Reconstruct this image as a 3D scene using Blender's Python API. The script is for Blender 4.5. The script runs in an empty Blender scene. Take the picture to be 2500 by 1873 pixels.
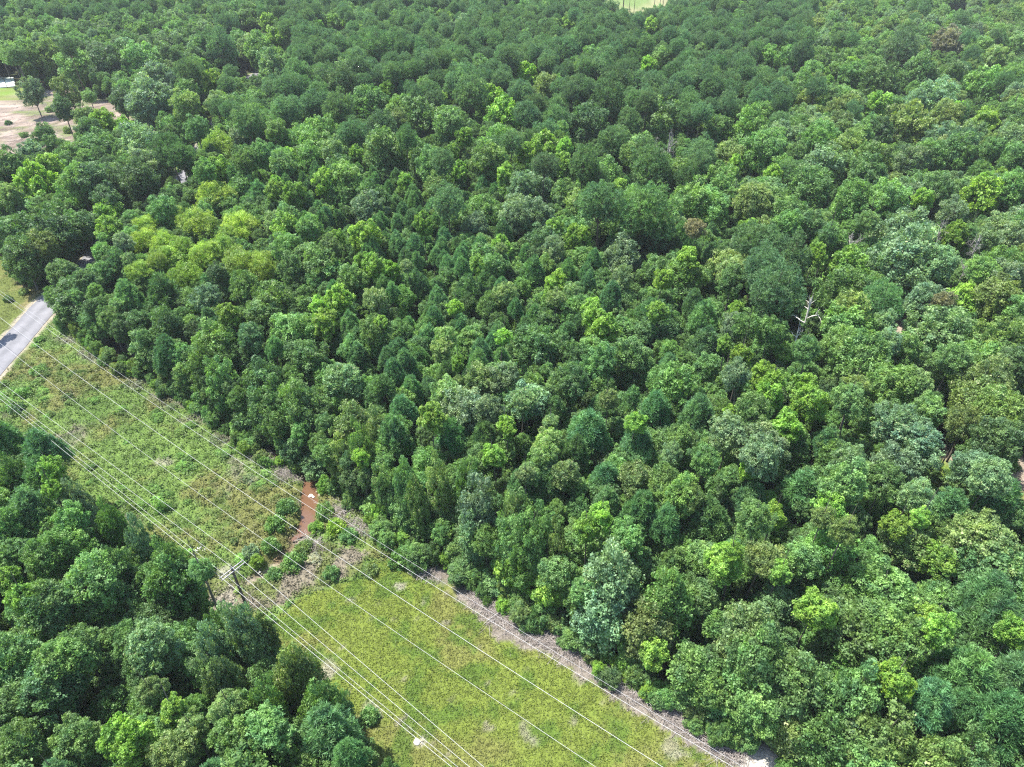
import bpy, math, random
import numpy as np
from mathutils import Vector

random.seed(7)
rng = np.random.default_rng(11)
sc = bpy.context.scene
col = sc.collection

# ------------------------------------------------------------------ camera, sky, sun, exposure
CAM_H, PITCH, FPX = 66.0, math.radians(37.0), 1667.0
cd = bpy.data.cameras.new('camera')
cam = bpy.data.objects.new('camera', cd)
col.objects.link(cam)
cam.location = (0, 0, CAM_H)
cam.rotation_euler = (math.pi / 2 - PITCH, 0, 0)
cd.sensor_width = 36.0
cd.lens = 36.0 * FPX / 2500.0
cd.clip_start = 0.5
cd.clip_end = 6000
sc.camera = cam

SUN_AZ, SUN_EL = math.radians(-66), math.radians(66)
w = bpy.data.worlds.new('World')
sc.world = w
w.use_nodes = True
nt = w.node_tree
nt.nodes.clear()
sky = nt.nodes.new('ShaderNodeTexSky')
sky.sky_type = 'NISHITA'
sky.sun_disc = False
sky.sun_elevation = SUN_EL
sky.sun_rotation = SUN_AZ
bg = nt.nodes.new('ShaderNodeBackground')
bg.inputs['Strength'].default_value = 0.15
wo = nt.nodes.new('ShaderNodeOutputWorld')
nt.links.new(sky.outputs[0], bg.inputs[0])
nt.links.new(bg.outputs[0], wo.inputs[0])
ld = bpy.data.lights.new('sun', 'SUN')
ld.energy = 5.0
ld.angle = math.radians(0.55)
ld.color = (1.0, 0.96, 0.88)
sun = bpy.data.objects.new('sun', ld)
col.objects.link(sun)
S = Vector((math.sin(SUN_AZ) * math.cos(SUN_EL), math.cos(SUN_AZ) * math.cos(SUN_EL), math.sin(SUN_EL)))
sun.rotation_euler = S.to_track_quat('Z', 'Y').to_euler()
sun.location = (-40, 40, 90)
sc.view_settings.view_transform = 'Standard'
sc.view_settings.look = 'None'
sc.view_settings.gamma = 1
sc.view_settings.use_curve_mapping = False
sc.view_settings.exposure = 1.3
sc.render.engine = 'CYCLES'
sc.cycles.max_bounces = 6
sc.cycles.diffuse_bounces = 4
sc.cycles.glossy_bounces = 2
sc.cycles.transmission_bounces = 4
sc.cycles.transparent_max_bounces = 4
sc.cycles.use_denoising = False
sc.cycles.denoiser = 'OPENIMAGEDENOISE'
sc.cycles.denoising_input_passes = 'RGB_ALBEDO_NORMAL'
sc.cycles.denoising_prefilter = 'ACCURATE'
sc.cycles.filter_width = 1.2

# ------------------------------------------------------------------ pixel (2500 x 1873) <-> place
CT, ST = math.cos(PITCH), math.sin(PITCH)


def un(x, y, z=0.0):
    cx, cy = x - 1250.0, y - 936.5
    d = (cx, FPX * CT - cy * ST, -FPX * ST - cy * CT)
    s = (CAM_H - z) / -d[2]
    return np.array([d[0] * s, d[1] * s, z])


def proj(X, Y, Z):
    h = CAM_H - Z
    dep = Y * CT + h * ST
    return 1250.0 + FPX * X / dep, 936.5 + FPX * (h * CT - Y * ST) / dep, dep


# ------------------------------------------------------------------ noise and polygons
def _hash(ix, iy, seed):
    v = np.sin(ix * 127.1 + iy * 311.7 + seed * 74.7) * 43758.5453
    return v - np.floor(v)


def vnoise(x, y, seed=0):
    ix, iy = np.floor(x), np.floor(y)
    fx, fy = x - ix, y - iy
    fx, fy = fx * fx * (3 - 2 * fx), fy * fy * (3 - 2 * fy)
    a, b = _hash(ix, iy, seed), _hash(ix + 1, iy, seed)
    c, d = _hash(ix, iy + 1, seed), _hash(ix + 1, iy + 1, seed)
    return (a * (1 - fx) + b * fx) * (1 - fy) + (c * (1 - fx) + d * fx) * fy


def fbm(x, y, size, seed=0, octs=4):
    t, a, f, n = 0.0, 1.0, 1.0 / size, 0.0
    for o in range(octs):
        t = t + a * vnoise(x * f, y * f, seed + o * 13)
        n += a
        a *= 0.55
        f *= 2.07
    return t / n


def inpoly(x, y, P):
    x, y = np.asarray(x, float), np.asarray(y, float)
    r = np.zeros(x.shape, bool)
    n = len(P)
    j = n - 1
    for i in range(n):
        xi, yi, xj, yj = P[i][0], P[i][1], P[j][0], P[j][1]
        if yi != yj:
            r ^= ((yi > y) != (yj > y)) & (x < (xj - xi) * (y - yi) / (yj - yi) + xi)
        j = i
    return r


def dist_line(x, y, P):
    x, y = np.asarray(x, float), np.asarray(y, float)
    best = np.full(x.shape, 1e9)
    for a, b in zip(P[:-1], P[1:]):
        dx, dy = b[0] - a[0], b[1] - a[1]
        t = np.clip(((x - a[0]) * dx + (y - a[1]) * dy) / (dx * dx + dy * dy), 0, 1)
        best = np.minimum(best, np.hypot(x - a[0] - t * dx, y - a[1] - t * dy))
    return best


def ss(a, b, v):
    t = np.clip((v - a) / (b - a), 0, 1)
    return t * t * (3 - 2 * t)


def wpoly(pts, z=0.0):
    return [un(px, py, z)[:2] for px, py in pts]


def spline(pts, n=10):
    P = [np.array(p, float) for p in pts]
    P = [2 * P[0] - P[1]] + P + [2 * P[-1] - P[-2]]
    out = []
    for i in range(1, len(P) - 2):
        for k in range(n):
            t = k / n
            out.append(0.5 * ((2 * P[i]) + (-P[i - 1] + P[i + 1]) * t + (2 * P[i - 1] - 5 * P[i] + 4 * P[i + 1] - P[i + 2]) * t * t + (-P[i - 1] + 3 * P[i] - 3 * P[i + 1] + P[i + 2]) * t ** 3))
    out.append(P[-2])
    return out


# plan of the place -----------------------------------------------------------
EA, EB = un(150, 800)[:2], un(1800, 1830)[:2]          # foot of the wood on the far side of the clearing
U = (EB - EA) / np.linalg.norm(EB - EA)
NL = np.array([U[1], -U[0]])
if np.dot(un(540, 1490)[:2] - EA, NL) < 0:
    NL = -NL


def strip_st(x, y):
    return (x - EA[0]) * U[0] + (y - EA[1]) * U[1], (x - EA[0]) * NL[0] + (y - EA[1]) * NL[1]


ROAD = spline([un(*p)[:2] for p in [(-900, 1600), (-420, 1330), (-140, 1030), (68, 797), (124, 733), (215, 650), (304, 546), (434, 462), (480, 385), (523, 322), (560, 262), (618, 188), (720, 150)]])
ROAD_W = 2.65
CREEK = spline([un(*p)[:2] for p in [(800, 1040), (772, 1100), (757, 1160), (755, 1205), (748, 1250), (741, 1290), (716, 1308), (700, 1342), (672, 1362), (648, 1384), (622, 1402), (600, 1413)]], 6)
MOWED = wpoly([(960, 1352), (905, 1385), (880, 1412), (830, 1425), (796, 1440), (745, 1455), (700, 1482), (640, 1545), (560, 1640), (560, 2300), (2300, 2300), (1960, 1960), (1800, 1860), (1500, 1690), (1250, 1560), (1120, 1465), (1040, 1400)])
SLASH = wpoly([(1040, 1370), (1120, 1395), (1240, 1470), (1400, 1560), (1560, 1660), (1720, 1755), (1900, 1873), (2050, 1960), (1950, 1990), (1780, 1873), (1640, 1800), (1500, 1700), (1330, 1600), (1220, 1570), (1190, 1520), (1120, 1450)])
CLEARED = wpoly([(-500, 250), (0, 246), (40, 250), (70, 226), (170, 215), (300, 262), (392, 330), (395, 352), (300, 340), (215, 320), (190, 350), (160, 395), (90, 392), (30, 380), (-20, 400), (-500, 420)])
LAWN_L = wpoly([(-300, 205), (45, 205), (60, 240), (20, 256), (-60, 262), (-300, 262)])
VERGE_L = wpoly([(-300, 610), (0, 600), (10, 620), (40, 690), (100, 705), (60, 770), (0, 815), (-300, 1060)])
LAWN_R = wpoly([(2262, 1118), (2300, 1098), (2325, 1120), (2330, 1180), (2300, 1240), (2235, 1235)])
LAWN_R2 = wpoly([(2478, 1190), (2560, 1160), (2640, 1260), (2500, 1280)])
DIRT_R = [wpoly([(2262, 1092), (2300, 1078), (2345, 1112), (2325, 1125), (2290, 1104)]), wpoly([(2428, 1120), (2500, 1115), (2640, 1160), (2560, 1215), (2480, 1198)]), wpoly([(2150, 850), (2188, 770), (2215, 762), (2240, 800), (2225, 850)]), wpoly([(2290, 900), (2360, 905), (2370, 935), (2310, 940)]), wpoly([(2205, 985), (2240, 975), (2260, 1010), (2225, 1020)])]
FAR_FIELD = wpoly([(1478, 34), (1456, 14), (1440, -60), (1430, -140), (1780, -140), (1740, -50), (1700, 0), (1620, 26), (1560, 38)])
TRACK_R = spline([un(*p)[:2] for p in [(2120, 700), (2190, 800), (2240, 900), (2230, 990), (2290, 1095), (2400, 1120), (2500, 1150), (2700, 1200)]])


DRY = wpoly([(470, 1400), (540, 1418), (640, 1425), (700, 1395), (735, 1345), (850, 1330), (900, 1360), (870, 1400), (790, 1430), (700, 1470), (600, 1540), (500, 1500)])


def zfun(x, y):
    z = (fbm(x, y, 9, 3) - 0.5) * 0.35 + (fbm(x, y, 2.2, 9, 2) - 0.5) * 0.12
    dr = dist_line(x, y, ROAD)
    z = z * ss(ROAD_W + 0.2, 7, dr) - 0.03 * (1 - ss(ROAD_W, ROAD_W + 1, dr)) - 0.2 * ss(3.3, 4.4, dr) * (1 - ss(5, 7, dr))
    dc = dist_line(x, y, CREEK)
    s, t = strip_st(x, y)
    z = z - 0.95 * (1 - ss(0.5, 1.9, dc + (fbm(x, y, 1.4, 31, 2) - 0.5) * 0.9 + .25 * (dist_line(x, y, CREEK[:34]) > dc + .01)))
    return z


def rgb(*c):
    return np.array(c, float)


def mixc(a, b, t):
    return a * (1 - t)[..., None] + b * t[..., None]


def surface(x, y):
    """own colour of the ground and which sheet it belongs to: 0 forest floor, 1 grass clearing, 2 bare cleared slope"""
    x, y = np.asarray(x, float), np.asarray(y, float)
    wx = x + (fbm(x, y, 2.5, 41, 3) - 0.5) * 2.6
    wy = y + (fbm(x, y, 2.5, 57, 3) - 0.5) * 2.6
    n1, n2, n3, n4 = fbm(x, y, 6, 1), fbm(x, y, 2.0, 2), fbm(x, y, 0.8, 5, 2), fbm(x, y, 11, 77, 3)
    floor = mixc(np.broadcast_to(rgb(.075, .052, .034), x.shape + (3,)), rgb(.035, .05, .018), ss(.35, .65, n2))
    c = floor
    cls = np.zeros(x.shape, int)
    s, t = strip_st(wx, wy)
    strip = (t > -0.6) & (t < 27.5) & (s > -6)
    weeds = mixc(np.broadcast_to(rgb(.135, .215, .052), x.shape + (3,)), rgb(.16, .155, .055), ss(.5, .66, n1) * .8)
    weeds = mixc(weeds, rgb(.20, .175, .14), ss(.57, .68, n4) * ss(.4, .6, n2) * .9)
    weeds = mixc(weeds, rgb(.075, .135, .03), ss(.56, .66, n2) * .7)
    weeds = mixc(weeds, rgb(.17, .155, .12), ss(3.4, 1.2, t) * ss(.52, .62, n2) * .8)
    dry = inpoly(wx, wy, DRY)
    weeds = np.where(dry[..., None], mixc(np.broadcast_to(rgb(.21, .185, .14), x.shape + (3,)), rgb(.13, .16, .05), ss(.45, .58, n2)), weeds)
    c = np.where(strip[..., None], weeds, c)
    cls[strip] = 1
    mow = inpoly(wx, wy, MOWED) & (t < 30)
    mc = mixc(np.broadcast_to(rgb(.15, .195, .036), x.shape + (3,)), rgb(.17, .185, .05), ss(.45, .65, n1))
    mc = mixc(mc, rgb(.085, .15, .025), ss(.55, .66, n2) * .8)
    mc = mixc(mc, rgb(.28, .25, .2), ss(.74, .82, fbm(x, y, 1.2, 71, 3)) * .6)
    c = np.where(mow[..., None], mc, c)
    cls[mow] = 1
    sl = inpoly(wx, wy, SLASH)
    c = np.where(sl[..., None], mixc(np.broadcast_to(rgb(.27, .235, .2), x.shape + (3,)), rgb(.16, .14, .11), ss(.4, .65, n3)), c)
    cls[sl] = 1
    for P_, k in ((VERGE_L, 1), (LAWN_L, 1), (LAWN_R, 1), (LAWN_R2, 1)):
        m = inpoly(wx, wy, P_)
        g = mixc(np.broadcast_to(rgb(.12, .15, .04), x.shape + (3,)), rgb(.18, .16, .07), ss(.4, .6, n1)) if P_ is VERGE_L else mixc(np.broadcast_to(rgb(.15, .24, .045), x.shape + (3,)), rgb(.2, .22, .07), ss(.45, .65, n2))
        c = np.where(m[..., None], g, c)
        cls[m] = k
    m = inpoly(wx, wy, CLEARED)
    cc = mixc(np.broadcast_to(rgb(.35, .28, .235), x.shape + (3,)), rgb(.24, .19, .155), ss(.42, .6, n2))
    cc = mixc(cc, rgb(.13, .17, .055), ss(.5, .6, n1) * .85)
    cc = mixc(cc, rgb(.16, .12, .095), ss(.54, .62, fbm(x, y, 3.5, 201)) * .8)
    c = np.where(m[..., None], cc, c)
    cls[m] = 2
    for P_ in DIRT_R:
        m = inpoly(wx, wy, P_)
        c = np.where(m[..., None], mixc(np.broadcast_to(rgb(.4, .33, .26), x.shape + (3,)), rgb(.25, .2, .15), ss(.4, .6, n2)), c)
        cls[m] = 2
    dt = dist_line(wx, wy, TRACK_R)
    c = mixc(c, rgb(.3, .25, .2), (1 - ss(1.2, 2.2, dt)) * .7)
    m = inpoly(x, y, FAR_FIELD)
    c = np.where(m[..., None], mixc(np.broadcast_to(rgb(.27, .27, .14), x.shape + (3,)), rgb(.15, .22, .07), ss(.4, .62, fbm(x, y, 25, 5))), c)
    cls[m] = 1
    # road verges
    dr = dist_line(x, y, ROAD) + (n2 - .5) * 1.3
    vg = (dr < 6.2) & (y < 330)
    c = np.where((vg & (cls == 0))[..., None], mixc(np.broadcast_to(rgb(.10, .14, .04), x.shape + (3,)), rgb(.06, .085, .025), ss(.4, .6, n2)), c)
    cls[vg & (cls == 0)] = 1
    c = mixc(c, rgb(.33, .29, .22), (1 - ss(ROAD_W + .25, ROAD_W + .9, dr)))
    # creek banks, white sand and bare spots
    dc = dist_line(wx, wy, CREEK)
    c = mixc(c, mixc(np.broadcast_to(rgb(.17, .12, .08), x.shape + (3,)), rgb(.33, .28, .22), ss(.5, .62, n2)), (1 - ss(.6, 1.1, dc)) * .9)
    for px, py, r, k in ((1858, 1858, 1.9, 1), (1840, 1878, 1.8, 1), (548, 1462, 1.6, .55), (480, 1540, 1.5, .4), (790, 1640, 1.2, .5), (402, 1130, 1.3, .6), (988, 1422, .7, .8), (1078, 1508, .5, .6), (1640, 1830, 1.0, .5), (800, 1630, 1.2, .4), (535, 1395, 1.0, .4), (545, 1400, 1.5, .45), (1290, 1790, .8, .5), (1018, 1813, .5, .9), (930, 1730, .8, .5), (910, 1730, .6, .5)):
        p = un(px, py)
        c = mixc(c, rgb(.62, .58, .5) if k == 1 else rgb(.36, .33, .27), k * (1 - ss(r * .6, r, np.hypot(wx - p[0], wy - p[1]))))
    c = c * (0.61 + 0.28 * n3)[..., None]
    return c, cls


# ------------------------------------------------------------------ materials
def mat(name):
    m = bpy.data.materials.new(name)
    m.use_nodes = True
    m.node_tree.nodes.clear()
    N, L = m.node_tree.nodes, m.node_tree.links
    out = N.new('ShaderNodeOutputMaterial')
    return m, N, L, out


def simple(name, c1, c2, scale=3.0, rough=0.85, bump=0.3, stretch=(1, 1, 1), spec=.3, metal=0):
    m, N, L, out = mat(name)
    b = N.new('ShaderNodeBsdfPrincipled')
    b.inputs['Roughness'].default_value = rough
    b.inputs['Specular IOR Level'].default_value = spec
    b.inputs['Metallic'].default_value = metal
    tc = N.new('ShaderNodeTexCoord')
    mp = N.new('ShaderNodeMapping')
    mp.inputs['Scale'].default_value = stretch
    n = N.new('ShaderNodeTexNoise')
    n.inputs['Scale'].default_value = scale
    n.inputs['Detail'].default_value = 6
    r = N.new('ShaderNodeMix')
    r.data_type = 'RGBA'
    r.inputs['A'].default_value = (*c1, 1)
    r.inputs['B'].default_value = (*c2, 1)
    cr = N.new('ShaderNodeMapRange')
    cr.inputs['From Min'].default_value = .35
    cr.inputs['From Max'].default_value = .65
    L.new(tc.outputs['Object'], mp.inputs[0])
    L.new(mp.outputs[0], n.inputs['Vector'])
    L.new(n.outputs[0], cr.inputs[0])
    L.new(cr.outputs[0], r.inputs['Factor'])
    L.new(r.outputs['Result'], b.inputs['Base Color'])
    if bump:
        bp = N.new('ShaderNodeBump')
        bp.inputs['Strength'].default_value = bump
        bp.inputs['Distance'].default_value = .05
        L.new(n.outputs[0], bp.inputs['Height'])
        L.new(bp.outputs[0], b.inputs['Normal'])
    L.new(b.outputs[0], out.inputs[0])
    return m


def ground_mat():
    m, N, L, out = mat('ground_surface')
    b = N.new('ShaderNodeBsdfPrincipled')
    b.inputs['Roughness'].default_value = .95
    b.inputs['Specular IOR Level'].default_value = .1
    a = N.new('ShaderNodeAttribute')
    a.attribute_name = 'col'
    tc = N.new('ShaderNodeTexCoord')
    n = N.new('ShaderNodeTexNoise')
    n.inputs['Scale'].default_value = 3.5
    n.inputs['Detail'].default_value = 8
    n.inputs['Roughness'].default_value = .7
    L.new(tc.outputs['Object'], n.inputs['Vector'])
    r = N.new('ShaderNodeMapRange')
    r.inputs['From Min'].default_value = .3
    r.inputs['From Max'].default_value = .7
    r.inputs['To Min'].default_value = .55
    r.inputs['To Max'].default_value = 1.45
    L.new(n.outputs[0], r.inputs[0])
    v = N.new('ShaderNodeVectorMath')
    v.operation = 'SCALE'
    L.new(a.outputs['Color'], v.inputs[0])
    L.new(r.outputs[0], v.inputs['Scale'])
    L.new(v.outputs[0], b.inputs['Base Color'])
    bp = N.new('ShaderNodeBump')
    bp.inputs['Strength'].default_value = .8
    bp.inputs['Distance'].default_value = .15
    L.new(n.outputs[0], bp.inputs['Height'])
    L.new(bp.outputs[0], b.inputs['Normal'])
    L.new(b.outputs[0], out.inputs[0])
    return m


def leaf_mat(name, transl=.28, gloss=.35, use_col=False, cream=(.40, .43, .22)):
    """foliage: colour of the single tree (its own 'tint') varied leaf by leaf ('v')"""
    m, N, L, out = mat(name)
    a = N.new('ShaderNodeAttribute')
    a.attribute_name = 'col' if use_col else 'tint'
    a.attribute_type = 'GEOMETRY' if use_col else 'INSTANCER'
    v = N.new('ShaderNodeAttribute')
    v.attribute_name = 'v'
    mr = N.new('ShaderNodeMapRange')
    mr.inputs['To Min'].default_value = .5
    mr.inputs['To Max'].default_value = 1.5
    L.new(v.outputs['Fac'], mr.inputs[0])
    sc_ = N.new('ShaderNodeVectorMath')
    sc_.operation = 'SCALE'
    L.new(a.outputs['Color'], sc_.inputs[0])
    L.new(mr.outputs[0], sc_.inputs['Scale'])
    colour = sc_.outputs[0]
    if not use_col:
        tc = N.new('ShaderNodeTexCoord')
        oi = N.new('ShaderNodeObjectInfo')
        ad = N.new('ShaderNodeVectorMath')
        ad.operation = 'ADD'
        L.new(tc.outputs['Object'], ad.inputs[0])
        L.new(oi.outputs['Location'], ad.inputs[1])
        nz = N.new('ShaderNodeTexNoise')
        nz.inputs['Scale'].default_value = 3.2
        nz.inputs['Detail'].default_value = 3
        L.new(ad.outputs[0], nz.inputs['Vector'])
        vr = N.new('ShaderNodeMix')
        vr.data_type = 'RGBA'
        vr.inputs['A'].default_value = (.62, .74, .85, 1)
        vr.inputs['B'].default_value = (1.38, 1.24, 1.0, 1)
        mr2 = N.new('ShaderNodeMapRange')
        mr2.inputs['From Min'].default_value = .3
        mr2.inputs['From Max'].default_value = .7
        L.new(nz.outputs[0], mr2.inputs[0])
        L.new(mr2.outputs[0], vr.inputs['Factor'])
        ml = N.new('ShaderNodeVectorMath')
        ml.operation = 'MULTIPLY'
        L.new(colour, ml.inputs[0])
        L.new(vr.outputs['Result'], ml.inputs[1])
        colour = ml.outputs[0]
        cr = N.new('ShaderNodeAttribute')
        cr.attribute_name = 'cream'
        cr.attribute_type = 'INSTANCER'
        th = N.new('ShaderNodeMath')
        th.operation = 'SUBTRACT'
        th.inputs[0].default_value = 1.0
        L.new(cr.outputs['Fac'], th.inputs[1])
        gt = N.new('ShaderNodeMath')
        gt.operation = 'GREATER_THAN'
        L.new(v.outputs['Fac'], gt.inputs[0])
        L.new(th.outputs[0], gt.inputs[1])
        mx = N.new('ShaderNodeMix')
        mx.data_type = 'RGBA'
        L.new(gt.outputs[0], mx.inputs['Factor'])
        L.new(colour, mx.inputs['A'])
        mx.inputs['B'].default_value = (*cream, 1)
        colour = mx.outputs['Result']
    b = N.new('ShaderNodeBsdfPrincipled')
    b.inputs['Roughness'].default_value = .5
    b.inputs['Specular IOR Level'].default_value = gloss
    L.new(colour, b.inputs['Base Color'])
    tr = N.new('ShaderNodeBsdfTranslucent')
    ty = N.new('ShaderNodeVectorMath')
    ty.operation = 'MULTIPLY'
    ty.inputs[1].default_value = (1.25, 1.35, .6)
    L.new(colour, ty.inputs[0])
    L.new(ty.outputs[0], tr.inputs[0])
    ms = N.new('ShaderNodeMixShader')
    ms.inputs[0].default_value = transl
    L.new(b.outputs[0], ms.inputs[1])
    L.new(tr.outputs[0], ms.inputs[2])
    L.new(ms.outputs[0], out.inputs[0])
    return m


M_GROUND = ground_mat()
M_LEAF = leaf_mat('broad_leaves', .38, .35)
M_NEEDLE = leaf_mat('pine_needles', .36, .3)
M_WEED = leaf_mat('weed_leaves', .25, .2, use_col=True)
M_BARK = simple('grey_bark', (.17, .15, .13), (.09, .075, .06), 8, stretch=(1, 1, .2))
M_PBARK = simple('pine_bark', (.17, .12, .09), (.08, .055, .045), 8, stretch=(1, 1, .2))
M_DEAD = simple('weathered_wood', (.36, .34, .32), (.24, .22, .21), 6)
M_SNAG = simple('bleached_wood', (.68, .66, .62), (.5, .47, .43), 6)
M_STICK = simple('cut_branch_wood', (.42, .38, .35), (.25, .21, .19), 2.0)
M_POLE = simple('creosoted_pole_wood', (.14, .10, .08), (.07, .05, .04), 6, stretch=(1, 1, .15))
M_ARM = simple('weathered_crossarm_wood', (.42, .4, .4), (.3, .28, .28), 6)
M_WIRE = simple('aluminium_conductor', (.46, .46, .45), (.38, .38, .37), 4, rough=.45, bump=0, spec=.6)
M_WIRE2 = simple('dull_cable', (.5, .5, .5), (.4, .4, .4), 4, rough=.6, bump=0)
M_INS = simple('insulator_glaze', (.3, .26, .24), (.2, .17, .16), 4, rough=.2, bump=0, spec=.6)
M_STONE = simple('pale_stone', (.72, .7, .66), (.5, .47, .43), 3)
M_CAP = simple('grey_metal', (.4, .4, .4), (.3, .3, .3), 4, rough=.4, metal=.6)


def road_mat():
    m, N, L, out = mat('aged_asphalt')
    b = N.new('ShaderNodeBsdfPrincipled')
    b.inputs['Roughness'].default_value = .85
    b.inputs['Specular IOR Level'].default_value = .3
    a = N.new('ShaderNodeAttribute')
    a.attribute_name = 'across'
    n = N.new('ShaderNodeTexNoise')
    n.inputs['Scale'].default_value = .35
    n.inputs['Detail'].default_value = 9
    n.inputs['Roughness'].default_value = .75
    tc = N.new('ShaderNodeTexCoord')
    L.new(tc.outputs['Object'], n.inputs['Vector'])
    # two pairs of wheel tracks, polished paler
    s1 = N.new('ShaderNodeMath')
    s1.operation = 'MULTIPLY'
    s1.inputs[1].default_value = 4 * math.pi
    L.new(a.outputs['Fac'], s1.inputs[0])
    s2 = N.new('ShaderNodeMath')
    s2.operation = 'COSINE'
    L.new(s1.outputs[0], s2.inputs[0])
    s3 = N.new('ShaderNodeMath')
    s3.operation = 'MULTIPLY_ADD'
    s3.inputs[1].default_value = -.12
    L.new(s2.outputs[0], s3.inputs[0])
    L.new(n.outputs[0], s3.inputs[2])
    cr = N.new('ShaderNodeValToRGB')
    cr.color_ramp.elements[0].position = .3
    cr.color_ramp.elements[0].color = (.12, .12, .13, 1)
    cr.color_ramp.elements[1].position = .72
    cr.color_ramp.elements[1].color = (.19, .187, .2, 1)
    L.new(s3.outputs[0], cr.inputs[0])
    L.new(cr.outputs[0], b.inputs['Base Color'])
    n2 = N.new('ShaderNodeTexNoise')
    n2.inputs['Scale'].default_value = 30
    L.new(tc.outputs['Object'], n2.inputs['Vector'])
    bp = N.new('ShaderNodeBump')
    bp.inputs['Strength'].default_value = .3
    bp.inputs['Distance'].default_value = .01
    L.new(n2.outputs[0], bp.inputs['Height'])
    L.new(bp.outputs[0], b.inputs['Normal'])
    L.new(b.outputs[0], out.inputs[0])
    return m


def water_mat():
    m, N, L, out = mat('muddy_water')
    b = N.new('ShaderNodeBsdfPrincipled')
    b.inputs['Base Color'].default_value = (.12, .065, .038, 1)
    b.inputs['Roughness'].default_value = .12
    n = N.new('ShaderNodeTexNoise')
    n.inputs['Scale'].default_value = 4
    bp = N.new('ShaderNodeBump')
    bp.inputs['Strength'].default_value = .15
    bp.inputs['Distance'].default_value = .03
    L.new(n.outputs[0], bp.inputs['Height'])
    L.new(bp.outputs[0], b.inputs['Normal'])
    L.new(b.outputs[0], out.inputs[0])
    return m


# ------------------------------------------------------------------ mesh helpers
def raw_mesh(name, V, F, k, m, attrs=None, smooth=False):
    """V (n,3), F (f,k) of equal-sized faces"""
    me = bpy.data.meshes.new(name)
    V = np.ascontiguousarray(V, dtype=np.float32)
    F = np.ascontiguousarray(F, dtype=np.int32)
    me.vertices.add(len(V))
    me.vertices.foreach_set('co', V.ravel())
    me.loops.add(F.size)
    me.loops.foreach_set('vertex_index', F.ravel())
    me.polygons.add(len(F))
    me.polygons.foreach_set('loop_start', np.arange(0, F.size, k, dtype=np.int32))
    me.polygons.foreach_set('loop_total', np.full(len(F), k, np.int32))
    if smooth:
        me.polygons.foreach_set('use_smooth', np.ones(len(F), bool))
    for an, (ty, arr) in (attrs or {}).items():
        at = me.attributes.new(an, ty, 'POINT')
        if ty == 'FLOAT_COLOR':
            a4 = np.ones((len(V), 4), np.float32)
            a4[:, :3] = arr
            at.data.foreach_set('color', a4.ravel())
        elif ty == 'FLOAT':
            at.data.foreach_set('value', np.asarray(arr, np.float32))
        elif ty == 'INT':
            at.data.foreach_set('value', np.asarray(arr, np.int32))
        elif ty == 'FLOAT_VECTOR':
            at.data.foreach_set('vector', np.asarray(arr, np.float32).ravel())
    me.materials.append(m)
    me.update(calc_edges=True)
    return me


def put(name, me, parent=None, loc=None, rot=None, scale=None):
    o = bpy.data.objects.new(name, me)
    col.objects.link(o)
    if parent is not None:
        o.parent = parent
    if loc is not None:
        o.location = loc
    if rot is not None:
        o.rotation_euler = rot
    if scale is not None:
        o.scale = scale
    return o


def tag(o, label=None, cat=None, group=None, kind=None):
    if label:
        o['label'] = label
    if cat:
        o['category'] = cat
    if group:
        o['group'] = group
    if kind:
        o['kind'] = kind
    return o


def nrm(a):
    return a / np.maximum(np.linalg.norm(a, axis=-1, keepdims=True), 1e-9)


def leaves(C, Nn, size, aspect, r, v=None, droop=.25, along=None):
    """diamond-shaped leaf faces; C centres, Nn normals, size half length"""
    n = len(C)
    t = r.normal(size=(n, 3)) if along is None else along
    t = nrm(t - (t * Nn).sum(1, keepdims=True) * Nn)
    b = np.cross(Nn, t)
    s = np.broadcast_to(np.asarray(size, float), (n,))[:, None]
    a = np.broadcast_to(np.asarray(aspect, float), (n,))[:, None]
    V = np.empty((n, 4, 3))
    V[:, 0] = C + t * s
    V[:, 1] = C + b * s * a + Nn * s * droop
    V[:, 2] = C - t * s
    V[:, 3] = C - b * s * a + Nn * s * droop
    vv = r.random(n) if v is None else v
    return V.reshape(-1, 3), np.arange(4 * n).reshape(-1, 4), np.repeat(vv, 4)


def tube(P, R, k=6):
    """tapered tube along points P with radii R, quads"""
    P = np.asarray(P, float)
    n = len(P)
    T = nrm(np.gradient(P, axis=0))
    ref = np.array([0, 0, 1.0]) if abs(T[0][2]) < .8 else np.array([1.0, 0, 0])
    A = nrm(np.cross(T, ref))
    B = np.cross(T, A)
    ang = np.arange(k) * 2 * math.pi / k
    V = (P[:, None] + np.asarray(R)[:, None, None] * (A[:, None] * np.cos(ang)[None, :, None] + B[:, None] * np.sin(ang)[None, :, None])).reshape(-1, 3)
    F = []
    for i in range(n - 1):
        for j in range(k):
            j2 = (j + 1) % k
            F.append((i * k + j, i * k + j2, (i + 1) * k + j2, (i + 1) * k + j))
    return V, np.array(F)


class MB:
    def __init__(s):
        s.V, s.F, s.n = [], [], 0

    def add(s, V, F):
        s.V.append(V)
        s.F.append(F + s.n)
        s.n += len(V)

    def tube(s, P, R, k=6):
        s.add(*tube(P, R, k))

    def box(s, c, d, ax=None):
        c, d = np.array(c, float), np.array(d, float) / 2
        X = np.eye(3) if ax is None else np.array(ax, float)
        q = np.array([[i, j, k] for i in (-1, 1) for j in (-1, 1) for k in (-1, 1)], float) * d
        s.add(c + q @ X, np.array([(0, 1, 3, 2), (4, 6, 7, 5), (0, 4, 5, 1), (2, 3, 7, 6), (0, 2, 6, 4), (1, 5, 7, 3)]))

    def mesh(s, name, m, smooth=True):
        return raw_mesh(name, np.concatenate(s.V), np.concatenate(s.F), 4, m, smooth=smooth)


# ------------------------------------------------------------------ ground
def lin(a, b, st):
    return np.arange(a, b, st)


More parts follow.
